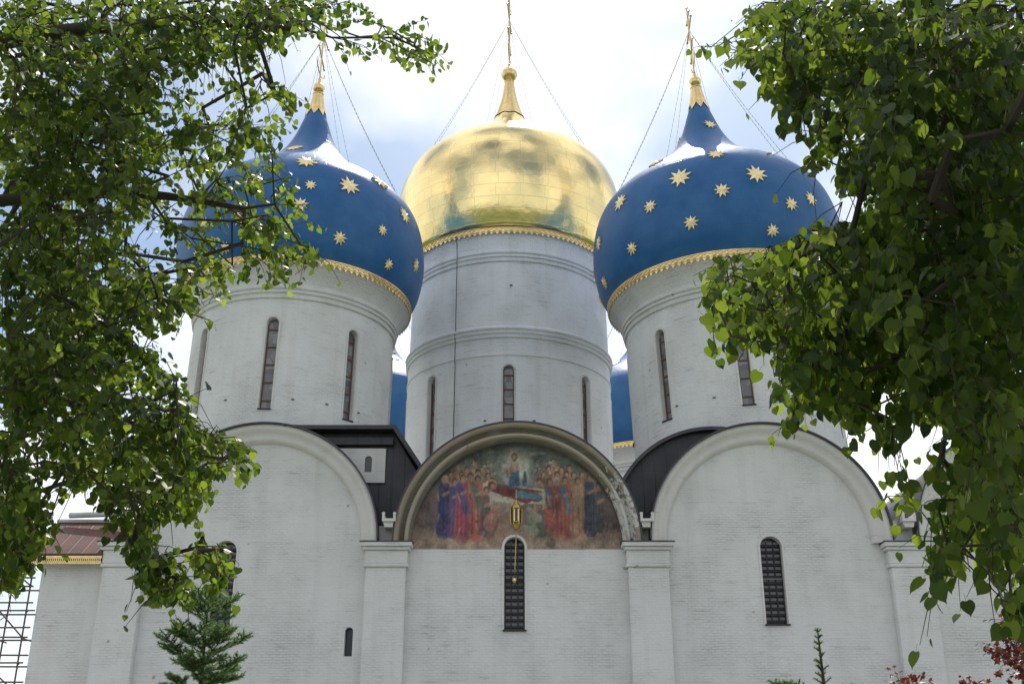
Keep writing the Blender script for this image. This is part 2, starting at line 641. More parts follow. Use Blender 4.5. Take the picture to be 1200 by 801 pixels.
# ground
m, nt, b, N, L = mat('lawn')
t = N.new('ShaderNodeTexCoord')
n1 = noise(N, L, t.outputs['Object'], 0.35, 6, 0.6)
n2 = noise(N, L, t.outputs['Object'], 14, 4, 0.6)
col = mixc(N, L, n1.outputs['Fac'], (0.045, 0.085, 0.020, 1), (0.10, 0.13, 0.04, 1))
col = mixc(N, L, math_(N, L, 'MULTIPLY', n2.outputs['Fac'], 0.5), col, (0.03, 0.055, 0.015, 1))
L.new(col, b.inputs['Base Color'])
b.inputs['Roughness'].default_value = 0.9
m, nt, b, N, L = mat('paving')
t = N.new('ShaderNodeTexCoord')
br = N.new('ShaderNodeTexBrick')
br.inputs['Scale'].default_value = 1.0
br.inputs['Brick Width'].default_value = 0.8
br.inputs['Row Height'].default_value = 0.5
br.inputs['Mortar Size'].default_value = 0.012
br.inputs['Color1'].default_value = (0.40, 0.38, 0.35, 1)
br.inputs['Color2'].default_value = (0.33, 0.315, 0.29, 1)
br.inputs['Mortar'].default_value = (0.14, 0.13, 0.12, 1)
L.new(t.outputs['Object'], br.inputs['Vector'])
L.new(br.outputs['Color'], b.inputs['Base Color'])
b.inputs['Roughness'].default_value = 0.85

# ------------------------------------------------------------------ ground
g = MB()
g.face([(-3000, -3000, 0), (3000, -3000, 0), (3000, 6000, 0), (-3000, 6000, 0)])
tag(g.build('lawn', MAT['lawn']), kind='structure')
g = MB()
g.face([(-40, 24, 0.004), (44, 24, 0.004), (44, 50.0, 0.004), (-40, 50.0, 0.004)])
g.face([(-4, -6, 0.004), (2.2, -6, 0.004), (2.2, 24, 0.004), (-4, 24, 0.004)])
tag(g.build('paved_path', MAT['paving']), kind='structure')

# ------------------------------------------------------------------ cathedral
BX, BAY, YF = 0.23, 11.73, 50.0
ZS = 12.4                                   # springing of the gable arches
BC = [BX + BAY * k for k in (-1, 0, 1, 2)]  # bay centres
BC[2] -= 0.28
PX = [BX + BAY * (k - 0.5) for k in (-1, 0, 1, 2, 3)]
cath = empty('cathedral', (BX, YF, 0), 'large white five-domed cathedral with starred blue domes around a golden dome', 'cathedral')


def arch_outline(bays, half, r_, x0, x1, z0=-0.3):
    pts = [(x0, z0), (x0, ZS)]
    for c in bays:
        pts += [(c + r_ * math.cos(PI - PI * i / 40), ZS + 0.02 + r_ * math.sin(PI - PI * i / 40)) for i in range(41)]
    pts += [(x1, ZS), (x1, z0)]
    return pts


def arch_poly(cx, w, z0, z1, n=14):
    """round-headed opening outline; z1 is the crown"""
    r_ = w / 2
    zc = z1 - r_
    return [(cx - r_, z0)] + [(cx + r_ * math.cos(PI - PI * i / n), zc + r_ * math.sin(PI - PI * i / n)) for i in range(n + 1)] + [(cx + r_, z0)]


XL, XR = PX[0] - 0.95, PX[4] + 0.95
wall = MB()
wall.prism(arch_outline(BC, 0, 5.25, XL, XR), YF, YF + 0.85)
front = wall.build('wall', MAT['white'], cath)
# windows of the front: (x, width, sill, crown)
WIN = [(BC[0] - 1.45, 0.98, 8.75, 12.55), (BC[1] - 0.12, 0.92, 8.6, 12.72), (BC[2] + 0.05, 0.98, 8.85, 12.75)]
SLIT = (-7.18, 0.36, 7.47, 8.72)
k = MB()
for x, w, z0, z1 in WIN:
    k.prism(arch_poly(x, w, z0, z1), YF - 0.3, YF + 0.62)
k.prism(arch_poly(SLIT[0], SLIT[1], SLIT[2], SLIT[3]), YF - 0.3, YF + 0.62)
cut(front, k)
# shell of the body behind the front
bd = MB()
BD = 95.0
bd.box(XL, XL + 0.9, YF + 0.86, BD, -0.3, 12.6)
bd.box(XR - 0.9, XR, YF + 0.86, BD, -0.3, 12.6)
bd.box(XL, XR, BD + 0.002, BD + 0.9, -0.3, 12.6)
bd.build('wall', MAT['white'], cath)
sl = MB()
for c in [YF + BAY * (k + 0.5) for k in range(1, 4)]:
    pass
rf = MB()
rf.box(XL - 0.1, XR + 0.1, YF + 0.87, BD + 0.95, 12.62, 12.9)
for i, c in enumerate(BC):
    if i == 2:
        rf.prism([(9.7 + 5.0 * math.cos(PI * j / 40), 13.15 + 5.0 * math.sin(PI * j / 40)) for j in range(41)], 51.35, 64)
    else:
        rf.prism([(c + 5.1 * math.cos(PI * j / 40), 12.9 + 4.9 * math.sin(PI * j / 40)) for j in range(41)], YF + 0.9, 64)
rf.build('roof', MAT['dark_sheet'], cath, smooth=35)
re = MB()
re.sweep_arch(9.7, 13.15, [(5.005, 50.95), (5.17, 50.95), (5.17, 60), (5.005, 60)], 48)
re.build('roof_edge', MAT['dark_edge'], cath, smooth=35)

# pilasters with stepped capitals
for i, x in enumerate(PX):
    p = MB()
    hw = 0.90
    p.box(x - hw, x + hw, YF - 0.42, YF - 0.002, -0.3, 11.28)
    p.box(x - hw - 0.10, x + hw + 0.10, YF - 0.52, YF - 0.003, 11.283, 11.42)
    p.box(x - hw - 0.06, x + hw + 0.06, YF - 0.48, YF - 0.004, 11.423, 12.02)
    p.box(x - hw - 0.16, x + hw + 0.16, YF - 0.60, YF - 0.005, 12.023, 12.17)
    p.box(x - hw - 0.26, x + hw + 0.26, YF - 0.74, YF - 0.006, 12.173, 12.36)
    q = p.build('pilaster', MAT['white'], cath)
    md = q.modifiers.new('bevel', 'BEVEL')
    md.width = 0.035
    md.segments = 2
    c_ = MB()
    c_.box(x - hw - 0.29, x + hw + 0.29, YF - 0.78, YF - 0.007, 12.363, 12.40)
    c_.build('capital_flashing', MAT['dark_edge'], q)

# archivolts of the gables
for i, c in enumerate(BC):
    if i == 1:
        prof = [(5.55, YF - 0.76), (5.44, YF - 0.78), (5.36, YF - 0.72), (5.335, YF - 0.60), (5.28, YF - 0.44), (5.20, YF - 0.36), (5.13, YF - 0.36),
                (5.10, YF - 0.50), (5.06, YF - 0.56), (4.98, YF - 0.57), (4.93, YF - 0.52), (4.92, YF - 0.34), (4.86, YF - 0.30), (4.82, YF - 0.22), (4.78, YF - 0.004), (5.55, YF - 0.004)]
        mt = MAT['ochre_plaster']
    else:
        prof = [(5.42, YF - 0.62), (5.34, YF - 0.65), (5.24, YF - 0.62), (5.16, YF - 0.56), (5.10, YF - 0.46), (5.00, YF - 0.36), (4.88, YF - 0.32),
                (4.80, YF - 0.34), (4.74, YF - 0.30), (4.66, YF - 0.18), (4.62, YF - 0.004), (5.42, YF - 0.004)]
        mt = MAT['plaster']
    a_ = MB()
    zc = ZS + (0.0 if i == 1 else 0.08)
    a_.sweep_arch(c, zc, prof, 72, drop=0.0 if i == 1 else 0.07)
    if i == 1:
        npf = len(prof)
        band = [0, 0, 0, 1, 1, 1, 1, 2, 2, 2, 2, 1, 1, 1, 1, 0, 0]  # olive cove and soffit: own paint, also standing in for weak groove shadow
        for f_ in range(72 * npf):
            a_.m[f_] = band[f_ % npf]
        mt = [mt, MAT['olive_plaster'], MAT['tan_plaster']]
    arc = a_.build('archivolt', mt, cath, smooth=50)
    if i == 1:
        arc['label'] = 'brownish ochre arch moulding with flaking paint over the mural'
    e_ = MB()
    r_ = prof[0][0]
    e_.sweep_arch(c, zc, [(r_ + 0.004, YF - 0.80), (r_ + 0.07, YF - 0.80), (r_ + 0.07, YF + 0.9), (r_ + 0.004, YF + 0.9)], 72)
    e_.build('flashing', MAT['dark_edge'], arc, smooth=50)

# facade windows
for wi, (x, w, z0, z1) in enumerate(WIN):
    fr = MB()
    r_ = w / 2
    for (ra, rb, y0) in ((r_ + 0.003, r_ + 0.10, YF - 0.035),):
        o1 = [(x - rb, z0 - 0.02)] + [(x + rb * math.cos(PI - PI * i / 16), z1 - r_ + rb * math.sin(PI - PI * i / 16)) for i in range(17)] + [(x + rb, z0 - 0.02)]
        i1 = [(x - ra, z0 - 0.02)] + [(x + ra * math.cos(PI - PI * i / 16), z1 - r_ + ra * math.sin(PI - PI * i / 16)) for i in range(17)] + [(x + ra, z0 - 0.02)]
        rows = [[(a_[0], y0, a_[1]), (b_[0], y0, b_[1]), (b_[0], YF - 0.003, b_[1]), (a_[0], YF - 0.003, a_[1])] for a_, b_ in zip(o1, i1)]
        fr.grid(rows, 0, True)
        fr.face(rows[0][::-1]); fr.face(rows[-1])
    fr.box(x - r_ - 0.06, x + r_ + 0.06, YF - 0.10, YF + 0.2, z0 - 0.07, z0 - 0.003, 1)
    win = fr.build('window', [MAT['plaster'], MAT['iron']], cath)
    pn = MB()
    pn.prism(arch_poly(x, w - 0.01, z0 + 0.005, z1 - 0.005), YF + 0.40, YF + 0.43)
    pn.build('pane', MAT['glass_dark'], win)
    gr = MB()
    h = z1 - z0
    nrow = 13
    for j in range(nrow):
        z = z0 + 0.14 + j * (h - 0.25) / nrow
        hw = r_ - 0.02 if z < z1 - r_ else max(0.1, math.sqrt(max(0.0, r_ ** 2 - (z - z1 + r_) ** 2)) - 0.02)
        gr.box(x - hw, x + hw, YF + 0.27, YF + 0.31, z - 0.030, z + 0.030, 0)
        for s in range(3):
            xx = x + (s - 1) * w / 3.1
            if abs(xx - x) + 0.1 > hw: continue
            gr.box(xx - w * 0.12, xx + w * 0.12, YF + 0.33, YF + 0.345, z + 0.075, z + 0.19, 1)
    for xx in (x - w / 2 + 0.05, x - w / 6, x + w / 6, x + w / 2 - 0.05):
        gr.box(xx - 0.022, xx + 0.022, YF + 0.252, YF + 0.268, z0 + 0.01, z1 - r_ * 0.6, 0)
    zm = z0 + h * 0.52
    gr.box(x - r_ + 0.02, x + r_ - 0.02, YF + 0.22, YF + 0.25, zm - 0.045, zm + 0.02, 0 if wi == 1 else 1)
    gr.build('grille', [MAT['iron'], MAT['iron_pale']], win)
sw = MB()
sw.prism(arch_poly(SLIT[0], SLIT[1] - 0.01, SLIT[2] + 0.003, SLIT[3] - 0.003), YF + 0.36, YF + 0.40)
sw.build('slit_window', MAT['glass_dark'], cath)

# wrought bits: spouts at the valleys
for x in PX[1:4]:
    vf = MB()
    vf.box(x - 0.62, x + 0.62, YF - 0.06, YF + 0.80, ZS - 0.02, 13.22)
    vf.build('valley_wall', MAT['white'], cath)
for x in (PX[1] + 0.10, PX[2] - 0.02, PX[3] + 0.02):
    s_ = MB()
    z = 13.24
    s_.box(x - 0.30, x + 0.30, YF - 0.95, YF + 1.2, z, z + 0.12)
    for sx in (-1, 1):
        s_.box(x + sx * 0.25 - 0.052, x + sx * 0.25 + 0.052, YF - 0.953, YF + 1.1, z + 0.122, z + 0.32)
        s_.lathe([(0.01, z + 0.30), (0.075, z + 0.33), (0.075, z + 0.40), (0.01, z + 0.43)], 8, x + sx * 0.25, YF - 0.88)
    s_.prism([(x - 0.26, z - 0.003), (x + 0.26, z - 0.003), (x + 0.20, z - 0.24), (x - 0.20, z - 0.24)], YF - 0.80, YF + 0.2)
    s_.build('gutter_spout', MAT['plaster'], cath)

# dark sheet-metal dormer between the left tower and the central gable
dm = MB()
dm.prism([(-13.0, 13.0), (-4.35, 13.0), (-4.35, 15.9), (-5.75, 18.2), (-13.0, 18.2)], 51.75, 55)
dm.prism([(-13.0, 18.203), (-5.73, 18.203), (-4.0, 15.65), (-3.85, 15.75), (-5.62, 18.40), (-13.0, 18.40)], 51.0, 55.2)
dm.box(-13.0, -5.75, 51.45, 51.74, 17.55, 17.9)
dorm = dm.build('dormer', MAT['dark_sheet'], cath)
dp = MB()
dp.box(-9.2, -6.1, 51.60, 51.742, 15.70, 17.40)
pan = dp.build('wall_panel', MAT['plaster'], dorm)
k = MB()
k.prism(arch_poly(-6.92, 0.34, 16.22, 17.02), 51.4, 51.72)
cut(pan, k)
dw = MB()
dw.prism(arch_poly(-6.92, 0.33, 16.222, 17.015), 51.690, 51.712)
dw.build('window', MAT['glass_dark'], dorm)


# ------------------------------------------------------------------ mural
def make_mural():
    cx, zb, r_ = BC[1] - 0.02, 12.17, 4.95 * 1.05
    nx, nz = 300, 150
    xs = np.linspace(-1, 1, nx + 1)
    zs_ = np.linspace(0, 1, nz + 1)
    Xg, Zg = np.meshgrid(xs, zs_)
    # painting coordinates in the enlarged view of the photograph (1200 x 600)
    U = 587 + Xg * 590 * 1.05
    V = 590 - Zg * 560 * 1.05
    lr = np.random.default_rng(5)

    def nz_(scale, seed):
        q = np.random.default_rng(seed)
        n = np.zeros_like(U)
        amp = 1.0
        for o in range(4):
            kx, ky = int(4 * scale * 2 ** o) + 2, int(2 * scale * 2 ** o) + 2
            gridv = q.random((ky, kx))
            fx = np.clip((U / 1200) * (kx - 1), 0, kx - 1.001)
            fy = np.clip((V / 620) * (ky - 1), 0, ky - 1.001)
            ix, iy = fx.astype(int), fy.astype(int)
            tx, ty = fx - ix, fy - iy
            tx, ty = tx * tx * (3 - 2 * tx), ty * ty * (3 - 2 * ty)
            n += amp * ((gridv[iy, ix] * (1 - tx) + gridv[iy, ix + 1] * tx) * (1 - ty) + (gridv[iy + 1, ix] * (1 - tx) + gridv[iy + 1, ix + 1] * tx) * ty - 0.5)
            amp *= 0.55
        return n
    n1, n2, n3 = nz_(1, 1), nz_(2, 2), nz_(6, 3)
    q_ = np.random.default_rng(9).random((60, 190))
    fx, fy = np.clip(U / 1200 * 189, 0, 188.99), np.clip(V / 620 * 59, 0, 58.99)
    ix, iy = fx.astype(int), fy.astype(int)
    tx, ty = fx - ix, fy - iy
    strokes = (q_[iy, ix] * (1 - tx) + q_[iy, ix + 1] * tx) * (1 - ty) + (q_[iy + 1, ix] * (1 - tx) + q_[iy + 1, ix + 1] * tx) * ty - 0.5
    col = np.zeros(U.shape + (3,))

    def lin(r, g, b):
        c = np.array([r, g, b]) / 255.0
        return np.where(c <= 0.04045, c / 12.92, ((c + 0.055) / 1.055) ** 2.4)
    K = 1.62                 # the photograph shows the mural in shade

    def put(mask, c, alpha=1.0):
        w_ = np.clip(mask, 0, 1)[..., None] * alpha
        col[:] = col * (1 - w_) + (lin(*c) * K) * w_

    def soft(d, w_=6.0):
        return np.clip(0.5 - d / w_, 0, 1)

    def ell(cx_, cy_, rx, ry, c, al=1.0, sf=None, wob=0.0):
        d = np.sqrt(((U - cx_) / rx) ** 2 + ((V - cy_) / ry) ** 2) - 1 + wob * n2
        put(soft(d * min(rx, ry), sf or 6), c, al)

    def cap(x0, y0, x1, y1, r0, r1, c, al=1.0, wob=0.25):
        dx, dy = x1 - x0, y1 - y0
        h_ = np.clip(((U - x0) * dx + (V - y0) * dy) / (dx * dx + dy * dy + 1e-9), 0, 1)
        rr = r0 + (r1 - r0) * h_
        d = np.hypot(U - x0 - dx * h_, V - y0 - dy * h_) - rr * (1 + wob * n2)
        put(soft(d, 7), c, al)

    def poly(pts, c, al=1.0):
        pts = np.array(pts, float)
        inside = np.zeros(U.shape, bool)
        j = len(pts) - 1
        for i in range(len(pts)):
            xi, yi = pts[i]; xj, yj = pts[j]
            cond = ((yi > V) != (yj > V)) & (U < (xj - xi) * (V - yi) / (yj - yi + 1e-9) + xi)
            inside ^= cond
            j = i
        put(inside.astype(float), c, al)
    # ground colours
    put(np.ones_like(U), (70, 58, 56))
    put(np.clip((330 - V) / 180, 0, 1), (48, 66, 56))
    ell(560, 320, 330, 190, (98, 84, 76), 0.7, 160)
    put(np.clip((V - 470 - 20 * n1) / 40, 0, 1), (110, 92, 74))
    put(np.clip(np.abs(Xg) * 4 - 3.0, 0, 1), (88, 66, 60), 0.7)
    put(np.clip((V - 540) / 25, 0, 1), (122, 104, 84))
    # glory behind the standing central figure
    ell(580, 165, 105, 125, (92, 102, 88), 0.9, 30)
    ell(580, 165, 76, 105, (134, 134, 116), 0.85, 26)

    def person(x, top, foot, w_, robe, mantle, skin=(118, 88, 66), hair=(60, 42, 34), lean=0):
        cap(x + lean, top + 62, x, foot, w_ * 0.62, w_ * 0.95, robe)
        cap(x + lean - w_ * 0.4, top + 66, x + w_ * 0.5, top + (foot - top) * 0.62, w_ * 0.42, w_ * 0.38, mantle, 0.9)
        for s in range(3):    # folds
            xx = x - w_ * 0.6 + s * w_ * 0.55
            cap(xx + lean * 0.5, top + 120, xx + lr.normal() * 6, foot - 4, 3, 5, tuple(int(q * 0.62) for q in robe), 0.6)
        ell(x + lean, top + 24, 24, 26, (120, 102, 74), 0.28)
        ell(x + lean, top + 20, 17, 21, hair)
        ell(x + lean + 2, top + 27, 12, 16, skin)
        cap(x + lean - 4, top + 105, x + lean + 22, top + 92, 8, 6, skin, 0.8)
    # back rows, heads close together
    for x, tp in ((262, 128), (312, 150), (352, 112), (398, 150), (430, 182), (738, 178), (790, 106), (836, 150), (880, 140), (222, 176), (284, 178), (330, 186), (374, 168), (452, 214), (712, 214), (764, 148), (812, 178), (862, 176), (905, 178), (950, 176), (1010, 196)):
        person(x, tp, tp + 150, 30, (96 + int(lr.integers(-14, 14)), 66, 50), (112, 82, 58))
    for q in range(70):       # scattered light touches of the crowd
        x = lr.choice([lr.uniform(330, 470), lr.uniform(690, 830)])
        ell(x, lr.uniform(120, 250), lr.uniform(3, 9), lr.uniform(3, 8), (148, 128, 92), 0.45)
    # the white bier and hanging cloth
    poly([(392, 250), (445, 222), (520, 262), (780, 276), (815, 330), (800, 450), (770, 430), (740, 360), (640, 350), (560, 385), (470, 430), (420, 360)], (132, 124, 106))
    poly([(400, 330), (470, 340), (560, 350), (540, 520), (470, 470), (430, 420)], (104, 86, 72), 0.8)
    # reclining figure
    cap(455, 262, 640, 318, 26, 34, (88, 34, 34))
    cap(520, 282, 700, 322, 32, 22, (92, 36, 36))
    cap(600, 300, 715, 322, 20, 13, (48, 92, 104), 0.95)
    cap(540, 268, 720, 290, 9, 6, (84, 44, 42))
    ell(448, 252, 30, 30, (146, 120, 78), 0.6)
    ell(450, 254, 21, 23, (84, 32, 32))
    ell(456, 260, 12, 14, (128, 94, 72))
    # standing central figure
    cap(572, 150, 566, 246, 22, 26, (128, 100, 84))
    cap(576, 195, 562, 246, 20, 22, (46, 80, 98))
    cap(590, 170, 592, 248, 8, 14, (40, 74, 92))
    cap(634, 186, 632, 250, 7, 13, (36, 68, 84))
    cap(556, 165, 512, 196, 9, 6, (128, 100, 84))
    cap(575, 132, 575, 160, 19, 24, (132, 104, 88))
    ell(576, 100, 30, 32, (150, 134, 96), 0.5)
    ell(575, 100, 18, 22, (70, 46, 36))
    ell(574, 107, 11, 15, (130, 98, 74))
    ell(574, 120, 10, 9, (70, 46, 36), 0.8)
    # front groups
    person(190, 200, 500, 40, (40, 38, 74), (46, 44, 72), hair=(140, 126, 104))
    person(245, 215, 505, 34, (70, 50, 84), (54, 50, 92))
    person(290, 195, 520, 44, (116, 42, 54), (52, 56, 96))
    person(372, 200, 515, 46, (124, 62, 50), (58, 74, 52))
    person(420, 260, 500, 30, (80, 58, 70), (74, 62, 54))
    person(770, 215, 490, 34, (98, 46, 40), (52, 74, 88))
    person(805, 210, 505, 34, (112, 52, 42), (108, 56, 44), hair=(130, 118, 100))
    person(855, 205, 510, 44, (126, 62, 46), (50, 82, 92))
    person(925, 210, 510, 46, (128, 92, 62), (120, 96, 66))
    person(990, 190, 495, 40, (46, 50, 62), (40, 48, 58))
    person(1040, 240, 480, 30, (58, 56, 58), (66, 56, 50))
    # kneeling figures
    cap(455, 430, 480, 530, 36, 52, (90, 64, 50))
    cap(470, 400, 440, 460, 20, 34, (118, 78, 58))
    ell(470, 385, 16, 18, (124, 92, 68))
    cap(700, 400, 720, 490, 30, 46, (72, 78, 60))
    cap(760, 410, 780, 480, 26, 34, (116, 52, 44))
    cap(655, 420, 690, 500, 14, 20, (96, 96, 76))
    ell(690, 368, 16, 18, (112, 84, 62))
    cap(520, 440, 500, 520, 18, 34, (112, 86, 66))
    cap(650, 380, 700, 430, 12, 26, (108, 104, 84))
    cap(742, 380, 765, 440, 14, 24, (118, 56, 46))
    ell(742, 366, 14, 16, (114, 86, 64))
    cap(610, 470, 690, 500, 14, 22, (104, 108, 86), 0.8)
    for q in range(26):
        x, y = lr.uniform(150, 1040), lr.uniform(300, 520)
        cap(x, y, x + lr.normal() * 10, y + lr.uniform(20, 60), 4, 3, (150, 128, 96), 0.28)
    # faint lettering bands above, worn away
    cap(425, 75, 490, 72, 9, 9, (120, 98, 84), 0.45)
    cap(665, 85, 745, 80, 8, 6, (134, 120, 92), 0.5)
    # border
    dr = np.sqrt(Xg ** 2 + Zg ** 2)
    put(np.clip((dr - 0.915) / 0.02, 0, 1), (44, 38, 30), 0.9)
    put(np.clip((V - 520 - 25 * n1) / 30, 0, 1), (128, 106, 80), 0.45)
    put(np.clip((130 - V) / 70, 0, 1), (38, 46, 40), 0.55)  # shade under the soffit put into the colours of the top
    col[:] *= np.clip(1 + 0.45 * n1 + 0.4 * n2 + 0.55 * n3 + 0.55 * strokes, 0.3, 1.9)[..., None]
    lum = col @ np.array([0.3, 0.6, 0.1])
    col[:] = col * 0.80 + lum[..., None] * 0.20
    fl = (lr.random(U.shape) - 0.5) * 0.18
    col[:] *= (1 + fl)[..., None]
    np.clip(col, 0.006, 0.7, out=col)
    ok = (dr < 1.0)
    wx, ww, wz0, wz1 = WIN[1]
    Px = cx + Xg * r_
    Pz = zb + Zg * r_
    rr = ww / 2 + 0.10
    inwin = (np.abs(Px - wx) < rr) & ((Pz < wz1 - ww / 2) | (np.hypot(Px - wx, Pz - wz1 + ww / 2) < rr))
    ok &= ~inwin
    verts = np.stack([Px, np.full_like(Px, YF - 0.012), Pz], -1).reshape(-1, 3)
    k = nx + 1
    fs = []
    for i in range(nz):
        for j in range(nx):
            if ok[i, j] and ok[i, j + 1] and ok[i + 1, j] and ok[i + 1, j + 1]:
                a0 = i * k + j
                fs.append((a0, a0 + 1, a0 + k + 1, a0 + k))
    me = bpy.data.meshes.new('mural')
    o_ = Vector((BX, YF, 0))
    me.from_pydata((verts - np.array(o_)).tolist(), [], fs)
    at_ = me.color_attributes.new('paint', 'FLOAT_COLOR', 'POINT')
    c4 = np.concatenate([col.reshape(-1, 3), np.ones((len(verts), 1))], 1)
    at_.data.foreach_set('color', c4.ravel())
    me.materials.append(MAT['mural_paint'])
    o = bpy.data.objects.new('mural', me)
    C.objects.link(o)
    o.parent = cath
    sol = o.modifiers.new('thick', 'SOLIDIFY')
    sol.thickness = 0.010
    sol.offset = -1
    return o


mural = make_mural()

# ------------------------------------------------------------------ domed drums
BLUE_R = 5.46
BLUE_PROF = [(6.26, 27.45), (6.66, 28.2), (6.90, 29.2), (6.97, 30.3), (6.82, 31.6), (6.44, 32.75), (5.82, 33.6), (4.98, 34.35), (4.03, 35.02), (3.12, 35.70),
             (2.34, 36.45), (1.70, 37.3), (1.20, 38.3), (0.82, 39.4), (0.48, 40.5), (0.27, 41.6)]
GOLD_PROF = [(7.0, 34.9), (7.42, 36.2), (7.70, 37.8), (7.76, 39.3), (7.52, 40.8), (6.94, 42.1), (6.05, 43.15), (4.95, 44.0), (3.8, 44.65), (2.75, 45.3),
             (1.85, 46.15), (1.2, 47.1), (0.78, 48.2), (0.47, 49.4), (0.29, 50.6)]


def smooth_prof(pr, k=5):
    P = np.array(pr)
    P = np.vstack([2 * P[0] - P[1], P, 2 * P[-1] - P[-2]])
    out = []
    for i in range(1, len(P) - 2):
        for s in range(k):
            t_ = s / k
            a0, a1, a2, a3 = P[i - 1], P[i], P[i + 1], P[i + 2]
            out.append(0.5 * ((2 * a1) + (-a0 + a2) * t_ + (2 * a0 - 5 * a1 + 4 * a2 - a3) * t_ ** 2 + (-a0 + 3 * a1 - 3 * a2 + a3) * t_ ** 3))
    out.append(P[-2])
    return [(max(0.01, q[0]), q[1]) for q in out]


def star_mesh():
    """nine-pointed star with a raised ridge on each ray, unit radius, facing +Z"""
    s = MB()
    n = 9
    for i in range(n):
        a0 = 2 * PI * i / n
        am, ap = a0 - PI / n, a0 + PI / n
        rad = 1.0 - 0.06 * (i % 3)
        tip = (rad * math.cos(a0), rad * math.sin(a0), 0.0)
        l_ = (0.47 * math.cos(am), 0.47 * math.sin(am), 0.01)
        r_ = (0.47 * math.cos(ap), 0.47 * math.sin(ap), 0.01)
        ctr = (0, 0, 0.16)
        s.face([ctr, l_, tip]); s.face([ctr, tip, r_])
        dn = lambda p: (p[0], p[1], -0.12)
        s.face([l_, dn(l_), dn(tip), tip]); s.face([tip, dn(tip), dn(r_), r_])
    return s


def make_drum(cx, cy, kind, win_phase=-PI / 2, star_px=(), label=None, lean=0.0):
    blue = kind == 'blue'
    Rd = BLUE_R if blue else 6.63
    axis = (cx, cy, 0)
    d = MB()
    if blue:
        pr = [(0.02, 11.5), (Rd + 0.06, 11.5), (Rd + 0.04, 18.0), (Rd, 25.40), (Rd + 0.10, 25.43), (Rd + 0.12, 25.55), (Rd + 0.05, 25.58), (Rd + 0.05, 25.68), (Rd + 0.16, 25.71), (Rd + 0.18, 25.80), (Rd + 0.10, 25.83), (Rd + 0.10, 25.90), (Rd + 0.20, 25.93),
              (Rd + 0.22, 26.02), (Rd + 0.13, 26.06), (Rd + 0.14, 26.2), (Rd + 0.27, 26.5), (Rd + 0.48, 26.8), (Rd + 0.72, 27.02), (Rd + 0.80, 27.1), (Rd + 0.80, 27.24), (Rd + 0.74, 27.27), (0.02, 27.3)]
        zr0, zr1, rr = 27.16, 27.46, Rd + 0.88
        wz0, wz1, ww = 19.45, 24.35, 0.60
    else:
        pr = [(0.02, 11.5), (Rd + 0.10, 11.5), (Rd + 0.10, 17.6), (Rd + 0.02, 17.7), (Rd, 26.30), (Rd + 0.05, 26.33), (Rd + 0.05, 26.46), (Rd - 0.01, 26.50), (Rd - 0.01, 27.45), (Rd + 0.10, 27.49), (Rd + 0.11, 27.60), (Rd + 0.04, 27.62), (Rd + 0.05, 27.72), (Rd + 0.15, 27.75), (Rd + 0.16, 27.86), (Rd + 0.08, 27.88), (Rd + 0.09, 27.97),
              (Rd + 0.19, 28.00), (Rd + 0.20, 28.12), (Rd - 0.05, 28.30), (Rd - 0.14, 32.65), (Rd - 0.04, 32.69), (Rd - 0.03, 32.80), (Rd - 0.10, 32.83), (Rd - 0.09, 32.95), (Rd + 0.01, 32.98), (Rd + 0.02, 33.08), (Rd - 0.06, 33.11), (Rd - 0.05, 33.20), (Rd + 0.05, 33.23),
              (Rd + 0.06, 33.35), (Rd - 0.10, 33.45), (Rd - 0.06, 33.9), (Rd + 0.06, 34.4), (Rd + 0.16, 34.62), (0.02, 34.66)]
        zr0, zr1, rr = 34.55, 34.90, Rd + 0.26
        wz0, wz1, ww = 19.2, 25.7, 0.66
    d.lathe(pr, 128, cx, cy)
    d.face([(cx + 0.02 * math.cos(2 * PI * j / 128), cy + 0.02 * math.sin(2 * PI * j / 128), pr[0][1]) for j in range(128)])
    d.face([(cx + 0.02 * math.cos(2 * PI * j / 128), cy + 0.02 * math.sin(2 * PI * j / 128), pr[-1][1]) for j in range(128)])
    drum = d.build('drum', MAT['white_drum' if blue else 'white_drum_tall'], cath, origin=axis)
    kb = MB()
    angs = [win_phase + i * PI / 4 for i in range(8)]
    for a0 in angs:
        tmp = MB()
        tmp.prism(arch_poly(0, ww, wz0, wz1), -(Rd + 0.6), -(Rd - 0.55))
        ca, sa = math.cos(a0 + PI / 2), math.sin(a0 + PI / 2)
        n0 = len(kb.v)
        kb.v += [(cx + x * ca - y * sa, cy + x * sa + y * ca, z) for x, y, z in tmp.v]
        kb.f += [tuple(n0 + i for i in f_) for f_ in tmp.f]
        kb.m += tmp.m
    cut(drum, kb)
    drum.data.polygons.foreach_set('use_smooth', [True] * len(drum.data.polygons))
    drum.data.set_sharp_from_angle(angle=R(14))
    if label: drum['label'] = label
    # windows
    wm = MB()
    r_ = ww / 2
    rb, ra = r_ + 0.11, r_ + 0.012
    o1 = [(-rb, wz0)] + [(rb * math.cos(PI - PI * i / 14), wz1 - r_ + rb * math.sin(PI - PI * i / 14)) for i in range(15)] + [(rb, wz0)]
    i1 = [(-ra, wz0)] + [(ra * math.cos(PI - PI * i / 14), wz1 - r_ + ra * math.sin(PI - PI * i / 14)) for i in range(15)] + [(ra, wz0)]
    rows = [[(a_[0], -Rd - 0.04, a_[1]), (b_[0], -Rd - 0.04, b_[1]), (b_[0], -Rd + 0.05, b_[1]), (a_[0], -Rd + 0.05, a_[1])] for a_, b_ in zip(o1, i1)]
    wm.grid(rows, 0, True)
    wm.face(rows[0][::-1]); wm.face(rows[-1])
    wm.box(-r_ - 0.03, r_ + 0.03, -Rd - 0.09, -Rd + 0.2, wz0 - 0.06, wz0 - 0.003, 3)
    wm.prism(arch_poly(0, ww - 0.012, wz0 + 0.004, wz1 - 0.004), -(Rd - 0.30), -(Rd - 0.34), 1)
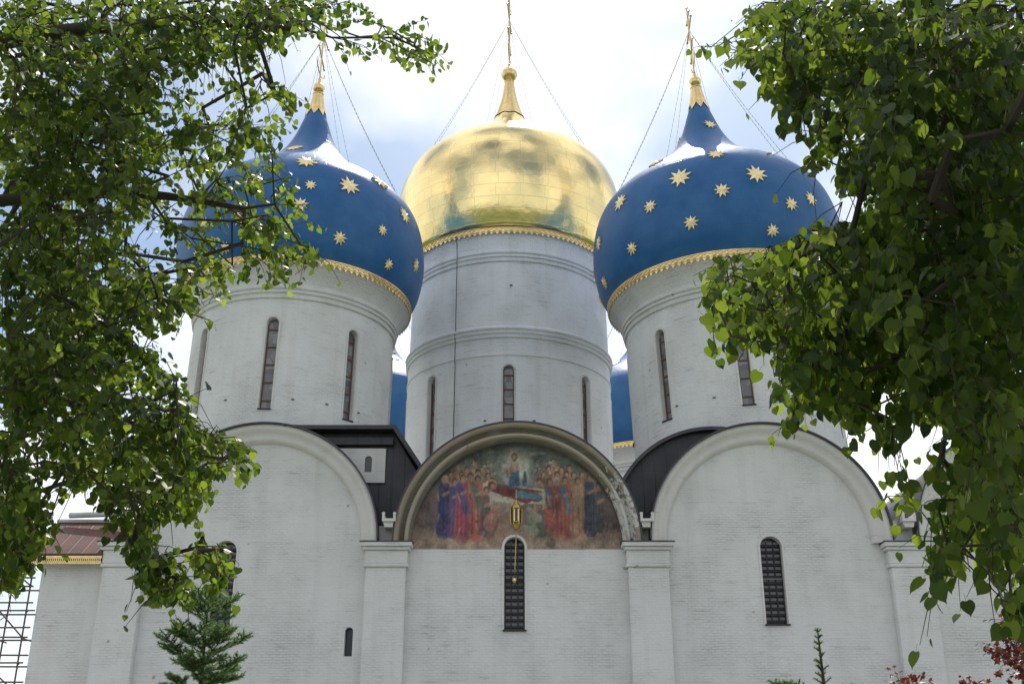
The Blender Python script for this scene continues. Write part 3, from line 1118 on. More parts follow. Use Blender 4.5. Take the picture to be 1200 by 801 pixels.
    nb = 5 if blue else 7
    for j in range(nb):
        z = wz0 + 0.5 + j * (wz1 - wz0 - 0.7) / (nb - 0.6)
        wm.box(-r_ + 0.015, r_ - 0.015, -Rd + 0.24, -Rd + 0.295, z - 0.035, z + 0.035, 2)
    for s in (-1, 1):
        wm.box(s * (r_ - 0.035) - 0.03, s * (r_ - 0.035) + 0.03, -Rd + 0.245, -Rd + 0.293, wz0 + 0.01, wz1 - r_, 2)
    w0 = wm.build('window', [MAT['plaster'], MAT['glass'], MAT['timber'], MAT['iron']], origin=(0, 0, 0))
    w0.parent = drum
    w0.rotation_euler = (0, 0, angs[0] + PI / 2)
    for a0 in angs[1:]:
        c_ = copy_part(w0, drum)
        c_.rotation_euler = (0, 0, a0 + PI / 2)
    # gilded lace ring
    rg = MB()
    rg.lathe([(rr - 0.06, zr0), (rr, zr0), (rr + 0.02, zr0 + 0.06), (rr, zr0 + 0.08), (rr, zr1 - 0.07), (rr + 0.04, zr1 - 0.05), (rr + 0.04, zr1), (rr - 0.3, zr1 + 0.05)], 128, cx, cy)
    nt_ = 120
    for j in range(nt_):
        for q in (-1, 1):
            pts = []
            for s in range(4):
                aa = 2 * PI * (j + 0.5 + q * (s / 3.0 - 0.5)) / nt_
                zz = zr0 + 0.03 + (zr1 - zr0 - 0.1) * s / 3.0
                pts.append((cx + (rr + 0.02) * math.cos(aa), cy + (rr + 0.02) * math.sin(aa), zz))
            rg.tube(pts, 0.026, 4)
        aa = 2 * PI * j / nt_
        ct, st = math.cos(aa), math.sin(aa)
        for da, dz in ((0, 0),):
            p0 = [(cx + rr * math.cos(aa + s * 0.36 * 2 * PI / nt_), cy + rr * math.sin(aa + s * 0.36 * 2 * PI / nt_), zr0 + 0.01) for s in (-1, 1)]
            tip = (cx + rr * ct, cy + rr * st, zr0 - 0.15)
            pin = [(cx + (rr - 0.05) * math.cos(aa + s * 0.36 * 2 * PI / nt_), cy + (rr - 0.05) * math.sin(aa + s * 0.36 * 2 * PI / nt_), zr0 + 0.01) for s in (-1, 1)]
            rg.face([p0[0], p0[1], tip]); rg.face([pin[1], pin[0], tip]); rg.face([p0[0], tip, pin[0]]); rg.face([p0[1], pin[1], tip])
    rg.build('cornice_ring', MAT['gold'], drum)
    # the dome
    P = smooth_prof(BLUE_PROF if blue else GOLD_PROF)
    dm_ = MB()
    dm_.lathe([(rr - 0.1, P[0][1] - 0.06)] + P, 128, cx, cy)
    dome = dm_.build('dome', MAT['blue_paint'] if blue else MAT['gold_dome'], drum, smooth=60)
    ztop, rtop = P[-1][1], P[-1][0]
    # finial: jagged skirt, neck, ball
    zz = np.array([p[1] for p in P]); rz = np.array([p[0] for p in P])

    def rad(z): return float(np.interp(z, zz, rz))
    fn = MB()
    if blue:
        z0, sc = ztop - 1.25, 1.0
    else:
        z0, sc = ztop - 3.1, 1.25
    nn = 48
    rows = []
    for z in np.linspace(z0, ztop, 7):
        rows.append([(cx + (rad(z) + 0.05) * math.cos(2 * PI * j / nn), cy + (rad(z) + 0.05) * math.sin(2 * PI * j / nn), z if z > z0 else z - (0.5 * sc if blue else 0.12) * abs(((j % 6) - 3) / 3.0)) for j in range(nn)])
    rows[0] = [(cx + (rad(p[2]) + 0.05) * math.cos(2 * PI * j / nn), cy + (rad(p[2]) + 0.05) * math.sin(2 * PI * j / nn), p[2]) for j, p in enumerate(rows[0])]
    fn.grid(rows, 0, True)
    rb = 0.36 if blue else 0.58
    zb = ztop + rb + 0.16
    fn.lathe([(rtop + 0.04, ztop), (rtop + 0.07, ztop + 0.03), (rtop + 0.07, ztop + 0.09), (rtop - 0.02, ztop + 0.14), (rtop * 0.75, ztop + 0.2)], nn, cx, cy)
    fn.lathe([(max(0.03, rb * math.sin(PI * i / 16)), zb - rb * math.cos(PI * i / 16)) for i in range(1, 16)], 32, cx, cy)
    fn.lathe([(0.16 * sc, zb + rb - 0.08), (0.12 * sc, zb + rb + 0.12), (0.06 * sc, zb + rb + 0.3), (0.05 * sc, zb + rb + 0.5)], 16, cx, cy)
    fn.build('finial', MAT['gold'], drum, smooth=40)
    # eight-ended cross, its arms along the depth of the picture
    H = 4.9 if blue else 6.4
    zc0 = zb + rb + 0.3
    cr_ = MB()
    t_ = 0.05 if blue else 0.06

    def bar(y0, za, y1, zb_, w_=t_):
        dv = Vector((0, y1 - y0, zb_ - za)); dv.normalize()
        cr_.tube([(0, y0, za), (0, y1, zb_)], w_, 8)
        for yy, zz_ in ((y0, za), (y1, zb_)):
            cr_.lathe([(0.02, zz_ - w_ * 2), (w_ * 2, zz_), (0.02, zz_ + w_ * 2)], 8, 0, yy)
    bar(0, zc0, 0, zc0 + H)
    bar(-H * 0.27, zc0 + H * 0.66, H * 0.27, zc0 + H * 0.66)
    bar(-H * 0.14, zc0 + H * 0.84, H * 0.14, zc0 + H * 0.84)
    bar(-H * 0.16, zc0 + H * 0.40, H * 0.16, zc0 + H * 0.26)
    cr_.tube([(0, H * 0.20 * math.cos(PI * i / 10 + PI), zc0 + H * 0.2 + H * 0.13 * math.sin(PI * i / 10 + PI)) for i in range(11)], t_ * 0.7, 6)
    for s in (-1, 1):
        for q in (-1, 1):
            cr_.tube([(0, 0, zc0 + H * 0.66), (0, s * H * 0.10, zc0 + H * 0.66 + q * H * 0.10)], t_ * 0.4, 6)
    th = R(-4)
    cr_.v = [(cx + x * math.cos(th) - y * math.sin(th), cy + x * math.sin(th) + y * math.cos(th), z) for x, y, z in cr_.v]
    cr_.build('cross', MAT['gold'], drum)
    # stay chains in pairs from the cross down to the shoulder
    zat = zc0 + H * 0.62
    for q, (ang) in enumerate((-173, -163, -17, -7, 58, 68, 112, 122)):
        gw = MB()
        aa = R(ang)
        zf = (33.9 if blue else 43.2)
        rf_ = rad(zf) + 0.05
        p0 = Vector((cx + 0.05 * math.cos(aa), cy + 0.05 * math.sin(aa), zat))
        p1 = Vector((cx + rf_ * math.cos(aa), cy + rf_ * math.sin(aa), zf))
        pts = [p0.lerp(p1, i / 12) - Vector((0, 0, 0.35 * math.sin(PI * i / 12))) for i in range(13)]
        gw.tube(pts, 0.009, 4)
        for i in range(1, 40):
            p = p0.lerp(p1, i / 40) - Vector((0, 0, 0.35 * math.sin(PI * i / 40)))
            gw.lathe([(0.008, p.z - 0.06), (0.015, p.z), (0.008, p.z + 0.06)], 5, p.x, p.y)
        gw.build('stay_chain', MAT['chain'], drum)
    if not blue:
        return drum
    # stars: the ones seen in the photograph, then an even scatter round the back
    spots = []
    for (u, v, size) in star_px:
        dv = ray(u, v)
        o_ = np.array(CAM)
        if lean:         # look along the same line at a drum that leans
            qm = np.array(Matrix.Rotation(-R(lean), 3, 'Y'))
            pv = np.array((cx, 0, 18.0))
            o_ = qm @ (o_ - pv) + pv
            dv = qm @ dv
        tt = np.arange(30, 110, 0.01)
        pp = o_ + tt[:, None] * dv
        rr_ = np.hypot(pp[:, 0] - cx, pp[:, 1] - cy)
        hit = (rr_ < np.interp(pp[:, 2], zz, rz)) & (pp[:, 2] > zz[0]) & (pp[:, 2] < zz[-1])
        if not hit.any(): continue
        p = pp[np.argmax(hit)]
        spots.append((math.atan2(p[1] - cy, p[0] - cx), p[2], size * 1.06 / F * tt[np.argmax(hit)] / 2))
    n_front = len(spots)
    lr = random.Random(int(cx * 100) + int(cy))
    tries = 0
    while len(spots) < 58 and tries < 6000:
        tries += 1
        z = lr.choice([lr.uniform(28.2, 34.6), lr.uniform(28.2, 34.6), lr.uniform(34.6, 38)])
        a0 = lr.uniform(-PI, PI)
        if n_front:
            ta = math.atan2(CAM.y - cy, CAM.x - cx)
            if abs((a0 - ta + PI) % (2 * PI) - PI) < R(88): continue
        elif z < 34.6 and abs(a0 + PI / 2 - math.copysign(0.55, -cx)) < 0.45: continue
        p = Vector((rad(z) * math.cos(a0), rad(z) * math.sin(a0), z))
        if all((p - Vector((rad(q[1]) * math.cos(q[0]), rad(q[1]) * math.sin(q[0]), q[1]))).length > 1.75 for q in spots):
            spots.append((a0, z, 0.40 + 0.22 * max(0, min(1, (z - 28) / 6)) if z < 34.6 else 0.45))
    if make_drum.star is None:
        make_drum.star = star_mesh().build('star', MAT['gold_star'], fix=True, origin=(0, 0, 0))
        src = make_drum.star
        used = False
    else:
        src, used = make_drum.star, True
    for (a0, z, sz) in spots:
        dr = (rad(z + 0.05) - rad(z - 0.05)) / 0.1
        nrm = Vector((math.cos(a0), math.sin(a0), -dr)).normalized()
        tx = Vector((-math.sin(a0), math.cos(a0), 0))
        ty = nrm.cross(tx)
        rot = Matrix((tx, ty, nrm)).transposed().to_quaternion() @ Quaternion((0, 0, 1), lr.uniform(-0.3, 0.3))
        o = src if not used else src.copy()
        if used: C.objects.link(o)
        used = True
        o.parent = drum
        o.location = Vector((rad(z) * math.cos(a0), rad(z) * math.sin(a0), z)) + nrm * 0.045
        o.rotation_mode = 'QUATERNION'
        o.rotation_quaternion = rot
        o.scale = (sz, sz, min(sz, 0.55))
    return drum


make_drum.star = None
STAR_L = [(345, 174, 21), (359, 190, 27), (409, 218, 27), (352, 240, 20), (364, 217, 15), (445, 214, 24), (474, 253, 22), (448, 270, 15), (398, 279, 18), (455, 310, 15),
          (487, 311, 18), (232, 299, 16), (296, 212, 24), (280, 255, 20), (320, 275, 18), (265, 290, 16), (240, 262, 17)]
STAR_R = [(727, 237, 23), (762, 242, 18), (797, 208, 28), (846, 223, 20), (886, 204, 27), (810, 261, 19), (741, 291, 17), (702, 285, 18), (709, 331, 16), (927, 239, 19), (950, 233, 20),
          (769, 191, 20), (790, 174, 20), (839, 181, 22), (832, 146, 16), (905, 270, 17), (955, 275, 16)]
LEAN = (0.75, -2.1)      # the two front towers lean a little inward, standing in for lens distortion
DL = make_drum(-12.2, 57.1, 'blue', -PI / 2, STAR_L, 'front left white drum under a star-spangled blue onion dome', LEAN[0])
DR = make_drum(12.05, 56.4, 'blue', -PI / 2 - R(5), STAR_R, 'front right white drum under a star-spangled blue onion dome', LEAN[1])
DG = make_drum(-0.2, 68.4, 'gold', -PI / 2, (), 'tall central white drum under the golden dome')
DB1 = make_drum(-11.6, 88.4, 'blue', -PI / 2, (), 'rear left drum and blue dome, mostly hidden')
DB2 = make_drum(11.5, 88.4, 'blue', -PI / 2, (), 'rear right drum and blue dome, mostly hidden')
# lightning cable down the central drum
cb_ = MB()
a0 = R(-90 - 29)
cb_.tube([(-0.2 + q * math.cos(a0), 68.4 + q * math.sin(a0), z) for q, z in ((6.95, 34.6), (6.78, 34.2), (6.72, 33.4), (6.72, 28.3), (6.80, 28.0), (6.72, 27.4), (6.75, 26.4), (6.70, 26.0), (6.72, 17.0))], 0.028, 5)
cb_.build('lightning_cable', MAT['cable'], DG)
# iron tie plates dotted over the drums
for dr_, cx, cy, Rd, zs_ in ((DL, -12.2, 57.1, 5.48, 19.95), (DR, 12.05, 56.4, 5.48, 19.95), (DG, -0.2, 68.4, 6.66, 22.2)):
    spots_ = [(cx + Rd * math.cos(R(a_)), cy + Rd * math.sin(R(a_)), zs_) for a_ in ((-112, -76, -58, -38, -133) if dr_ is not DG else (-102, -77))]
    if dr_ is DG:
        spots_.append((-0.05, 68.4 - 6.56, 30.95))
    for x, y, z in spots_:
        tp = MB()
        tp.lathe([(0.01, z), (0.09, z + 0.02), (0.09, z + 0.07), (0.01, z + 0.09)], 8, x, y)
        tp.build('tie_plate', MAT['iron_pale'], dr_)

# the two front towers are tilted towards the middle in place of lens barrel distortion
for dr_, deg in ((DL, LEAN[0]), (DR, LEAN[1])):
    z_ = 18.0
    dr_.rotation_euler = (0, R(deg), 0)
    dr_.location.x -= z_ * math.sin(R(deg))

# ------------------------------------------------------------------ low annex at the left corner
ax = empty('annex', (-19.6, YF, 0), "low white annex with rusty red roof and gilded eave lace at the cathedral's left corner", 'annex')
w_ = MB()
w_.box(-21.15, XL - 0.004, YF + 0.12, 59, -0.3, 11.55)
w_.build('wall', MAT['white'], ax)
r_ = MB()
x0, x1 = -21.75, XL - 0.01
rows = []
for x in (x0, x1):
    top = [(49.45, 11.86), (50.2, 12.42), (51.2, 13.15), (52.4, 13.95), (55.5, 14.4), (58.6, 13.95), (59.4, 11.9)]
    rows.append([(x, y, z) for y, z in top] + [(x, y, z - 0.10) for y, z in top[::-1]])
r_.grid(rows, 0, True)
r_.face(rows[0][::-1]); r_.face(rows[1])
roof = r_.build('roof', MAT['rust_roof'], ax)
rg_ = MB()
rg_.tube([(x0 - 0.02, 52.4, 14.02), (x1, 52.4, 14.02)], 0.10, 8)
rg_.tube([(x0 + 0.6, 52.2, 14.25), (x1 + 0.9, 51.9, 14.3)], 0.14, 8)
rg_.build('ridge_cap', MAT['pale_sheet'], roof)
gb = MB()
gb.box(x0 + 0.2, x1, 50.0, 52, 11.57, 11.80)
gb.build('eave_board', MAT['dark_edge'], ax)
ln = MB()
y_ = 49.47
ln.box(x0 + 0.05, x1 - 0.01, y_, y_ + 0.02, 11.70, 11.78)
ln.box(x0 + 0.05, x1 - 0.01, y_, y_ + 0.02, 11.42, 11.46)
nl = 19
for i in range(nl):
    xa = x0 + 0.05 + (x1 - x0 - 0.07) * i / nl
    xb = x0 + 0.05 + (x1 - x0 - 0.07) * (i + 1) / nl
    xm = (xa + xb) / 2
    for p, q in (((xa, 11.45), (xm, 11.72)), ((xm, 11.72), (xb, 11.45)), ((xa, 11.72), (xm, 11.45)), ((xm, 11.45), (xb, 11.72))):
        ln.tube([(p[0], y_ + 0.01, p[1]), (q[0], y_ + 0.01, q[1])], 0.020, 4)
    ln.lathe([(0.01, 11.36), (0.03, 11.39), (0.01, 11.43)], 6, xm, y_ + 0.01)
    ln.tube([(xm + 0.055 * math.cos(a), y_ + 0.005, 11.585 + 0.07 * math.sin(a)) for a in [2 * PI * j / 10 for j in range(11)]], 0.018, 4)
lace = ln.build('eave_lace', MAT['gold'], ax)

# ------------------------------------------------------------------ scaffolding beyond the annex
sc = empty('scaffold', (-29.4, 61, 0), 'rusty tube scaffolding standing behind the low annex', 'scaffold')
xs_ = [-33.2, -31.3, -29.4, -27.5, -25.9]
lv = [0.2 + 1.35 * i for i in range(11)]
for x in xs_:
    for y in (60.2, 61.5):
        t_ = MB()
        t_.tube([(x + random.uniform(-.04, .04), y, 0), (x + random.uniform(-.04, .04), y, 14.4 + random.uniform(-0.3, 0.5))], 0.05, 6)
        for z in lv:
            t_.lathe([(0.05, z - 0.06), (0.075, z - 0.04), (0.075, z + 0.04), (0.05, z + 0.06)], 6, x, y)
        t_.build('upright', MAT['tube_steel'], sc)
for z in lv:
    for y in (60.2, 61.5):
        for dz in ((0.0, 0.45) if y < 61 else (0.0,)):
            t_ = MB()
            t_.tube([(xs_[0] - 0.3, y - 0.07, z + dz), (xs_[-1] + random.uniform(0.15, 0.5), y - 0.07, z + dz + random.uniform(-.05, .05))], 0.045, 6)
            t_.build('ledger', MAT['tube_steel'], sc)
    for x in xs_:
        if random.random() < 0.4: continue
        t_ = MB()
        t_.tube([(x + 0.07, 59.9, z - 0.08), (x + 0.07, 61.8, z - 0.08)], 0.045, 6)
        t_.build('transom', MAT['tube_steel'], sc)
nb_ = 0
for i in range(len(lv) - 1):
    for j in range(len(xs_) - 1):
        if random.random() < 0.8 and nb_ < 40:
            nb_ += 1
            t_ = MB()
            a, b = (j, j + 1) if (i + j) % 2 else (j + 1, j)
            yy = 60.08
            t_.tube([(xs_[a], yy, lv[i]), (xs_[b], yy, lv[i + 1] + random.uniform(-.2, .3))], 0.045, 6)
            t_.build('brace', MAT['tube_steel'], sc)
for z in (lv[1], lv[4], lv[7]):
    t_ = MB()
    t_.box(xs_[0], xs_[2] + 0.3, 60.35, 61.3, z - 0.03, z + 0.02)
    t_.build('deck_board', MAT['board'], sc)

# ------------------------------------------------------------------ lantern before the mural
lb = at(605, 621, 48.75)
lant = empty('lantern', lb, 'gilded lantern held out before the mural on a slanting rod above the middle window', 'lantern')
x, y, z = lb
hx = MB()
hx.lathe([(0.02, z), (0.10, z + 0.02), (0.16, z + 0.10), (0.22, z + 0.24), (0.24, z + 0.27), (0.02, z + 0.275)], 6, x, y)
hx.lathe([(0.02, z + 0.975), (0.27, z + 0.98), (0.27, z + 1.03), (0.20, z + 1.12), (0.12, z + 1.20), (0.10, z + 1.28), (0.05, z + 1.34), (0.03, z + 1.42), (0.07, z + 1.48), (0.03, z + 1.55), (0.015, z + 1.85), (0.005, z + 1.90)], 6, x, y)
for i in range(6):
    a = PI / 3 * i
    hx.tube([(x + 0.235 * math.cos(a), y + 0.235 * math.sin(a), z + 0.26), (x + 0.255 * math.cos(a), y + 0.255 * math.sin(a), z + 0.985)], 0.028, 6)
    a2 = a + PI / 3
    for zz_ in (0.30, 0.93):
        hx.tube([(x + 0.235 * math.cos(a), y + 0.235 * math.sin(a), z + zz_), (x + 0.235 * math.cos(a2), y + 0.235 * math.sin(a2), z + zz_)], 0.022, 5)
# a lighter framed pane towards the viewer
hx.build('frame', MAT['dark_gold'], lant)
pf = MB()
pf.tube([(x - 0.085, y - 0.235, z + 0.36), (x + 0.085, y - 0.235, z + 0.36), (x + 0.085, y - 0.245, z + 0.90), (x - 0.085, y - 0.245, z + 0.90), (x - 0.085, y - 0.235, z + 0.36)], 0.024, 6)
pf.build('pane_frame', MAT['gold'], lant)
gl = MB()
gl.lathe([(0.02, z + 0.277), (0.205, z + 0.28), (0.222, z + 0.97), (0.02, z + 0.973)], 6, x, y)
gl.build('glass', MAT['lantern_glass'], lant)
rd = MB()
wp = Vector((BX - 0.12, YF + 0.25, at(603, 678, YF).z))
rd.tube([lb, Vector((x - 0.01, y + 0.3, z - 0.35)), Vector((BX - 0.1, YF - 0.5, wp.z + 0.35)), wp], [0.026, 0.02, 0.02, 0.024], 8)
rd.lathe([(0.03, wp.z - 0.16), (0.11, wp.z - 0.06), (0.11, wp.z + 0.06), (0.03, wp.z + 0.16)], 10, wp.x, wp.y - 0.05)
rd.build('rod', MAT['gold'], lant)


# ------------------------------------------------------------------ foliage
def leaf_mesh_arrays(kind):
    """template leaf in its own frame: x across, y from stalk to tip, z normal"""
    if kind == 'linden':
        half = [(0.0, 0.04), (0.22, -0.06), (0.42, 0.06), (0.50, 0.30), (0.42, 0.56), (0.24, 0.78), (0.08, 0.93)]
        tip = (0.0, 1.06)
    elif kind == 'maple':
        half = [(0.0, 0.0), (0.16, 0.03), (0.42, 0.10), (0.25, 0.26), (0.52, 0.55), (0.20, 0.50), (0.14, 0.62)]
        tip = (0.0, 1.0)
    V = []
    mid = [(0, 0.04, 0), (0, 0.35, -0.02), (0, 0.66, -0.03), (0, tip[1], -0.10)]
    V += mid
    r_ = [(x, y, 0.10 * x + (-0.10 * max(0, y - 0.6))) for x, y in half[1:]]
    l_ = [(-x, y, z) for x, y, z in r_]
    V += r_ + l_
    nR = len(mid)
    nL = nR + len(r_)
    Fs = []
    for o_, fl in ((nR, False), (nL, True)):
        fs = [(0, o_ + 0, o_ + 1), (0, o_ + 1, o_ + 2, 1), (1, o_ + 2, o_ + 3, 2), (2, o_ + 3, o_ + 4), (2, o_ + 4, o_ + 5, 3)]
        Fs += [f_[::-1] if fl else f_ for f_ in fs]
    k0 = len(V)          # the stalk
    V += [(-0.014, -0.48, 0.06), (0.014, -0.48, 0.06), (0.014, 0.06, 0.0), (-0.014, 0.06, 0.0)]
    Fs.append((k0, k0 + 1, k0 + 2, k0 + 3))
    return np.array(V, float), Fs


def unit(a):
    return a / (np.linalg.norm(a, axis=-1, keepdims=True) + 1e-12)


def scatter_leaves(name, matname, pos, tipdir, normal, size, tint, parent, kind):
    T, Fs = leaf_mesh_arrays(kind)
    n = len(pos)
    yv = unit(tipdir)
    zv = unit(normal - yv * np.sum(normal * yv, 1, keepdims=True))
    xv = np.cross(yv, zv)
    V = pos[:, None, :] + size[:, None, None] * (T[None, :, 0:1] * xv[:, None, :] + T[None, :, 1:2] * yv[:, None, :] + T[None, :, 2:3] * zv[:, None, :])
    k = len(T)
    V = V.reshape(-1, 3) - np.array(parent.location)
    loops, starts, totals = [], [], []
    base = np.arange(n) * k
    lp, tot = [], []
    for f_ in Fs:
        lp += list(f_)
        tot.append(len(f_))
    lp = np.array(lp)
    loops = (base[:, None] + lp[None, :]).ravel()
    totals = np.tile(np.array(tot), n)
    starts = np.concatenate([[0], np.cumsum(totals)[:-1]])
    me = bpy.data.meshes.new(name)
    me.vertices.add(len(V))
    me.vertices.foreach_set('co', V.ravel())
    me.loops.add(len(loops))
    me.loops.foreach_set('vertex_index', loops.astype(np.int32))
    me.polygons.add(len(totals))
    me.polygons.foreach_set('loop_start', starts.astype(np.int32))
    me.polygons.foreach_set('loop_total', totals.astype(np.int32))
    me.update(calc_edges=True)
    me.validate()
    at_ = me.color_attributes.new('tint', 'FLOAT_COLOR', 'POINT')
    tt = np.repeat(tint, k)
    c4 = np.stack([tt, tt, tt, np.ones_like(tt)], 1)
    at_.data.foreach_set('color', c4.ravel())
    me.materials.append(MAT[matname])
    me.polygons.foreach_set('use_smooth', [True] * len(me.polygons))
    o = bpy.data.objects.new(name, me)
    C.objects.link(o)
    o.parent = parent
    return o


def in_poly(u, v, pts):
    pts = np.array(pts, float)
    ins = np.zeros(np.shape(u), bool)
    j = len(pts) - 1
    for i in range(len(pts)):
        xi, yi = pts[i]; xj, yj = pts[j]
        c_ = ((yi > v) != (yj > v)) & (u < (xj - xi) * (v - yi) / (yj - yi + 1e-12) + xi)
        ins ^= c_
        j = i
    return ins


def skeleton(limbs, clusters, base_r, sag=0.06, step=0.35):
    """limbs: list of (points, r0, r1). Each leaf cluster is reached from the nearest wood. Returns a mesh builder of tapering tubes."""
    nodes, par, rad = [], [], []
    for pts, r0, r1 in limbs:
        P = [Vector(p) for p in pts]
        L_ = [0]
        for a, b in zip(P, P[1:]): L_.append(L_[-1] + (b - a).length)
        n = max(2, int(L_[-1] / step))
        prev = None
        for i in range(n + 1):
            s = L_[-1] * i / n
            q = next(k_ for k_ in range(1, len(L_)) if s <= L_[k_] + 1e-6)
            p = P[q - 1].lerp(P[q], (s - L_[q - 1]) / max(1e-6, L_[q] - L_[q - 1]))
            if prev is None and nodes:
                d = np.linalg.norm(np.array(nodes) - np.array(p), axis=1)
                prev = int(np.argmin(d))
            nodes.append(tuple(p)); par.append(-1 if prev is None else prev)
            rad.append(r0 + (r1 - r0) * (i / n))
            prev = len(nodes) - 1
    nlimb = len(nodes)
    N_ = list(nodes)
    cl = np.array(clusters)
    d0 = np.array([np.min(np.linalg.norm(np.array(nodes) - c_, axis=1)) for c_ in cl])
    order = np.argsort(d0)
    ends = np.zeros(len(cl), int)
    for ci in order:
        c_ = cl[ci]
        A = np.array(N_)
        d = np.linalg.norm(A - c_, axis=1)
        d[nlimb:] *= 0.92
        # prefer wood that lies further in and not below
        b = int(np.argmin(d + 0.15 * np.maximum(0, c_[2] - A[:, 2] - 0.3)))
        dist = np.linalg.norm(A[b] - c_)
        k_ = max(1, int(dist / step))
        prev = b
        off = rng.normal(0, 0.10, 3) * min(1.0, dist)
        for i in range(1, k_ + 1):
            t_ = i / k_
            p = A[b] * (1 - t_) + c_ * t_ + off * math.sin(PI * t_) + np.array([0, 0, sag * dist * math.sin(PI * t_)])
            N_.append(tuple(p)); par.append(prev); prev = len(N_) - 1
        ends[ci] = prev
    cnt = np.zeros(len(N_))
    for e in ends: cnt[e] += 1
    for i in range(len(N_) - 1, nlimb - 1, -1):
        cnt[par[i]] += cnt[i]
    mb = MB()
    rr = np.zeros(len(N_))
    rr[:nlimb] = rad
    for i in range(nlimb, len(N_)):
        rr[i] = base_r * (max(1, cnt[i]) ** 0.42)
    return N_, par, rr, nlimb, ends


def wood(N_, par, rr, lo, hi, sides=6):
    mb = MB()
    ch = {}
    for i in range(lo, hi):
        if par[i] < 0: continue
        p, q = Vector(N_[par[i]]), Vector(N_[i])
        if (p - q).length < 1e-4: continue
        ra = min(rr[par[i]], rr[i] * 1.35) if i >= lo else rr[par[i]]
        mb.tube([p, q], [ra, rr[i]], sides, cap=False)
    return mb


def make_tree(name, label, cat, base, limbs, clusters, cfg, group=None, clip=None):
    root = empty(name, base, label, cat, group)
    N_, par, rr, nl_, ends = skeleton(limbs, clusters, cfg['twig_r'], step=cfg.get('step', 0.35))
    tr = MB()
    for pts, r0, r1 in limbs:
        P = [Vector(p) for p in pts]
        n = len(P)
        # smooth the limb
        Q = []
        for i in range(n - 1):
            a0 = P[max(0, i - 1)]; a1 = P[i]; a2 = P[i + 1]; a3 = P[min(n - 1, i + 2)]
            for s in range(6):
                t_ = s / 6
                Q.append(0.5 * ((2 * a1) + (a2 - a0) * t_ + (2 * a0 - 5 * a1 + 4 * a2 - a3) * t_ ** 2 + (3 * a1 - a0 - 3 * a2 + a3) * t_ ** 3))
        Q.append(P[-1])
        rad_ = [(r0 + (r1 - r0) * i / (len(Q) - 1)) * (1 + 0.05 * math.sin(i * 1.7)) for i in range(len(Q))]
        tr.tube(Q, rad_, 12)
    if not cfg.get('merge'):
        tr.build('trunk', MAT['bark'], root, smooth=70, fix=False)
    br = wood(N_, par, rr, nl_, len(N_), 5)
    # leaf sprays
    pos, tip, nor, size, tint = [], [], [], [], []
    centre = np.array(cfg['centre'])
    for ci, c_ in enumerate(np.array(clusters)):
        pn = par[ends[ci]]
        gd = c_ - np.array(N_[pn])
        if np.linalg.norm(gd) < 1e-4: gd = c_ - centre
        gd = unit(gd)
        out = unit((c_ - centre) * np.array([1, 1, 0.4]))
        ntw = cfg.get('twigs', 2)
        for tw in range(ntw):
            d = unit(0.7 * gd + 0.5 * out + rng.normal(0, 0.55, 3) + np.array([0, 0, cfg.get('lift', -0.15)]))
            L_ = cfg['twig_len'] * rng.uniform(0.6, 1.15)
            p = np.array(c_, float)
            k_ = int(cfg['leaves'] * rng.uniform(0.75, 1.25))
            pts = [p.copy()]
            tcl = rng.uniform(0, 1)
            new = []
            for j in range(k_):
                d = unit(d + np.array([0, 0, -cfg.get('droop', 0.10)]) + rng.normal(0, 0.08, 3))
                p = p + d * L_ / k_
                pts.append(p.copy())
                side = unit(np.cross(d, [0, 0, 1.0])) * (1 if j % 2 else -1)
                pet = unit(side * 0.8 + d * 0.5 + rng.normal(0, 0.3, 3) + np.array([0, 0, -0.25]))
                s = cfg['leaf'] * rng.uniform(0.62, 1.18) * (1.0 if j < k_ - 1 else 0.75)
                stalk = s * rng.uniform(0.35, 0.65)
                lp_ = p + pet * stalk
                new.append((lp_, unit(pet * 0.55 + np.array([0, 0, -cfg.get('hang', 0.65)]) + rng.normal(0, 0.32, 3)),
                            unit(np.array([0, 0, cfg.get('flat', 0.55)]) + rng.normal(0, 0.55, 3) + out * 0.25), s,
                            np.clip(0.10 + 0.70 * tcl ** 1.6 + rng.normal(0, 0.17), 0, 1)))
            keep = clip(np.array([q[0] for q in new])) if clip is not None else np.ones(len(new), bool)
            for q, kq in zip(new, keep):
                if kq:
                    pos.append(q[0]); tip.append(q[1]); nor.append(q[2]); size.append(q[3]); tint.append(q[4])
            last = int(np.max(np.nonzero(keep)[0])) + 1 if keep.any() else 0
            pts = pts[:last + 1]
            if len(pts) > 2:
                br.tube([pts[0], pts[len(pts) // 2], pts[-1]], [cfg['twig_r'], cfg['twig_r'] * 0.7, cfg['twig_r'] * 0.4], 4, cap=False)
    pos, tip, nor, size, tint = np.array(pos), np.array(tip), np.array(nor), np.array(size), np.array(tint)
    if cfg.get('merge'):
        n0 = len(br.v)
        br.v += tr.v
        br.f += [tuple(n0 + i for i in f_) for f_ in tr.f]
        br.m += tr.m
    br.build('stems' if cfg.get('merge') else 'branches', MAT['bark'], root, smooth=70, fix=False)
    scatter_leaves('foliage', cfg['mat'], pos, tip, nor, size, tint, root, cfg['kind'])
    return root


def fill(poly_dense, n, d0, d1, box, gaps=(), near_bias=1.0):
    """points spread through the part of the crown seen inside an outline, between two depths"""
    out = []
    while len(out) < n:
        u = rng.uniform(box[0], box[2], 4000)
        v = rng.uniform(box[1], box[3], 4000)
        ok = np.zeros(4000, bool)
        for p in poly_dense: ok |= in_poly(u, v, p)
        for p in gaps: ok &= ~in_poly(u, v, p)
        u, v = u[ok], v[ok]
        Y = d0 + (d1 - d0) * rng.uniform(0, 1, len(u)) ** near_bias
        for a, b, c in zip(u, v, Y):
            out.append(tuple(at(a, b, c)))
    return out[:n]


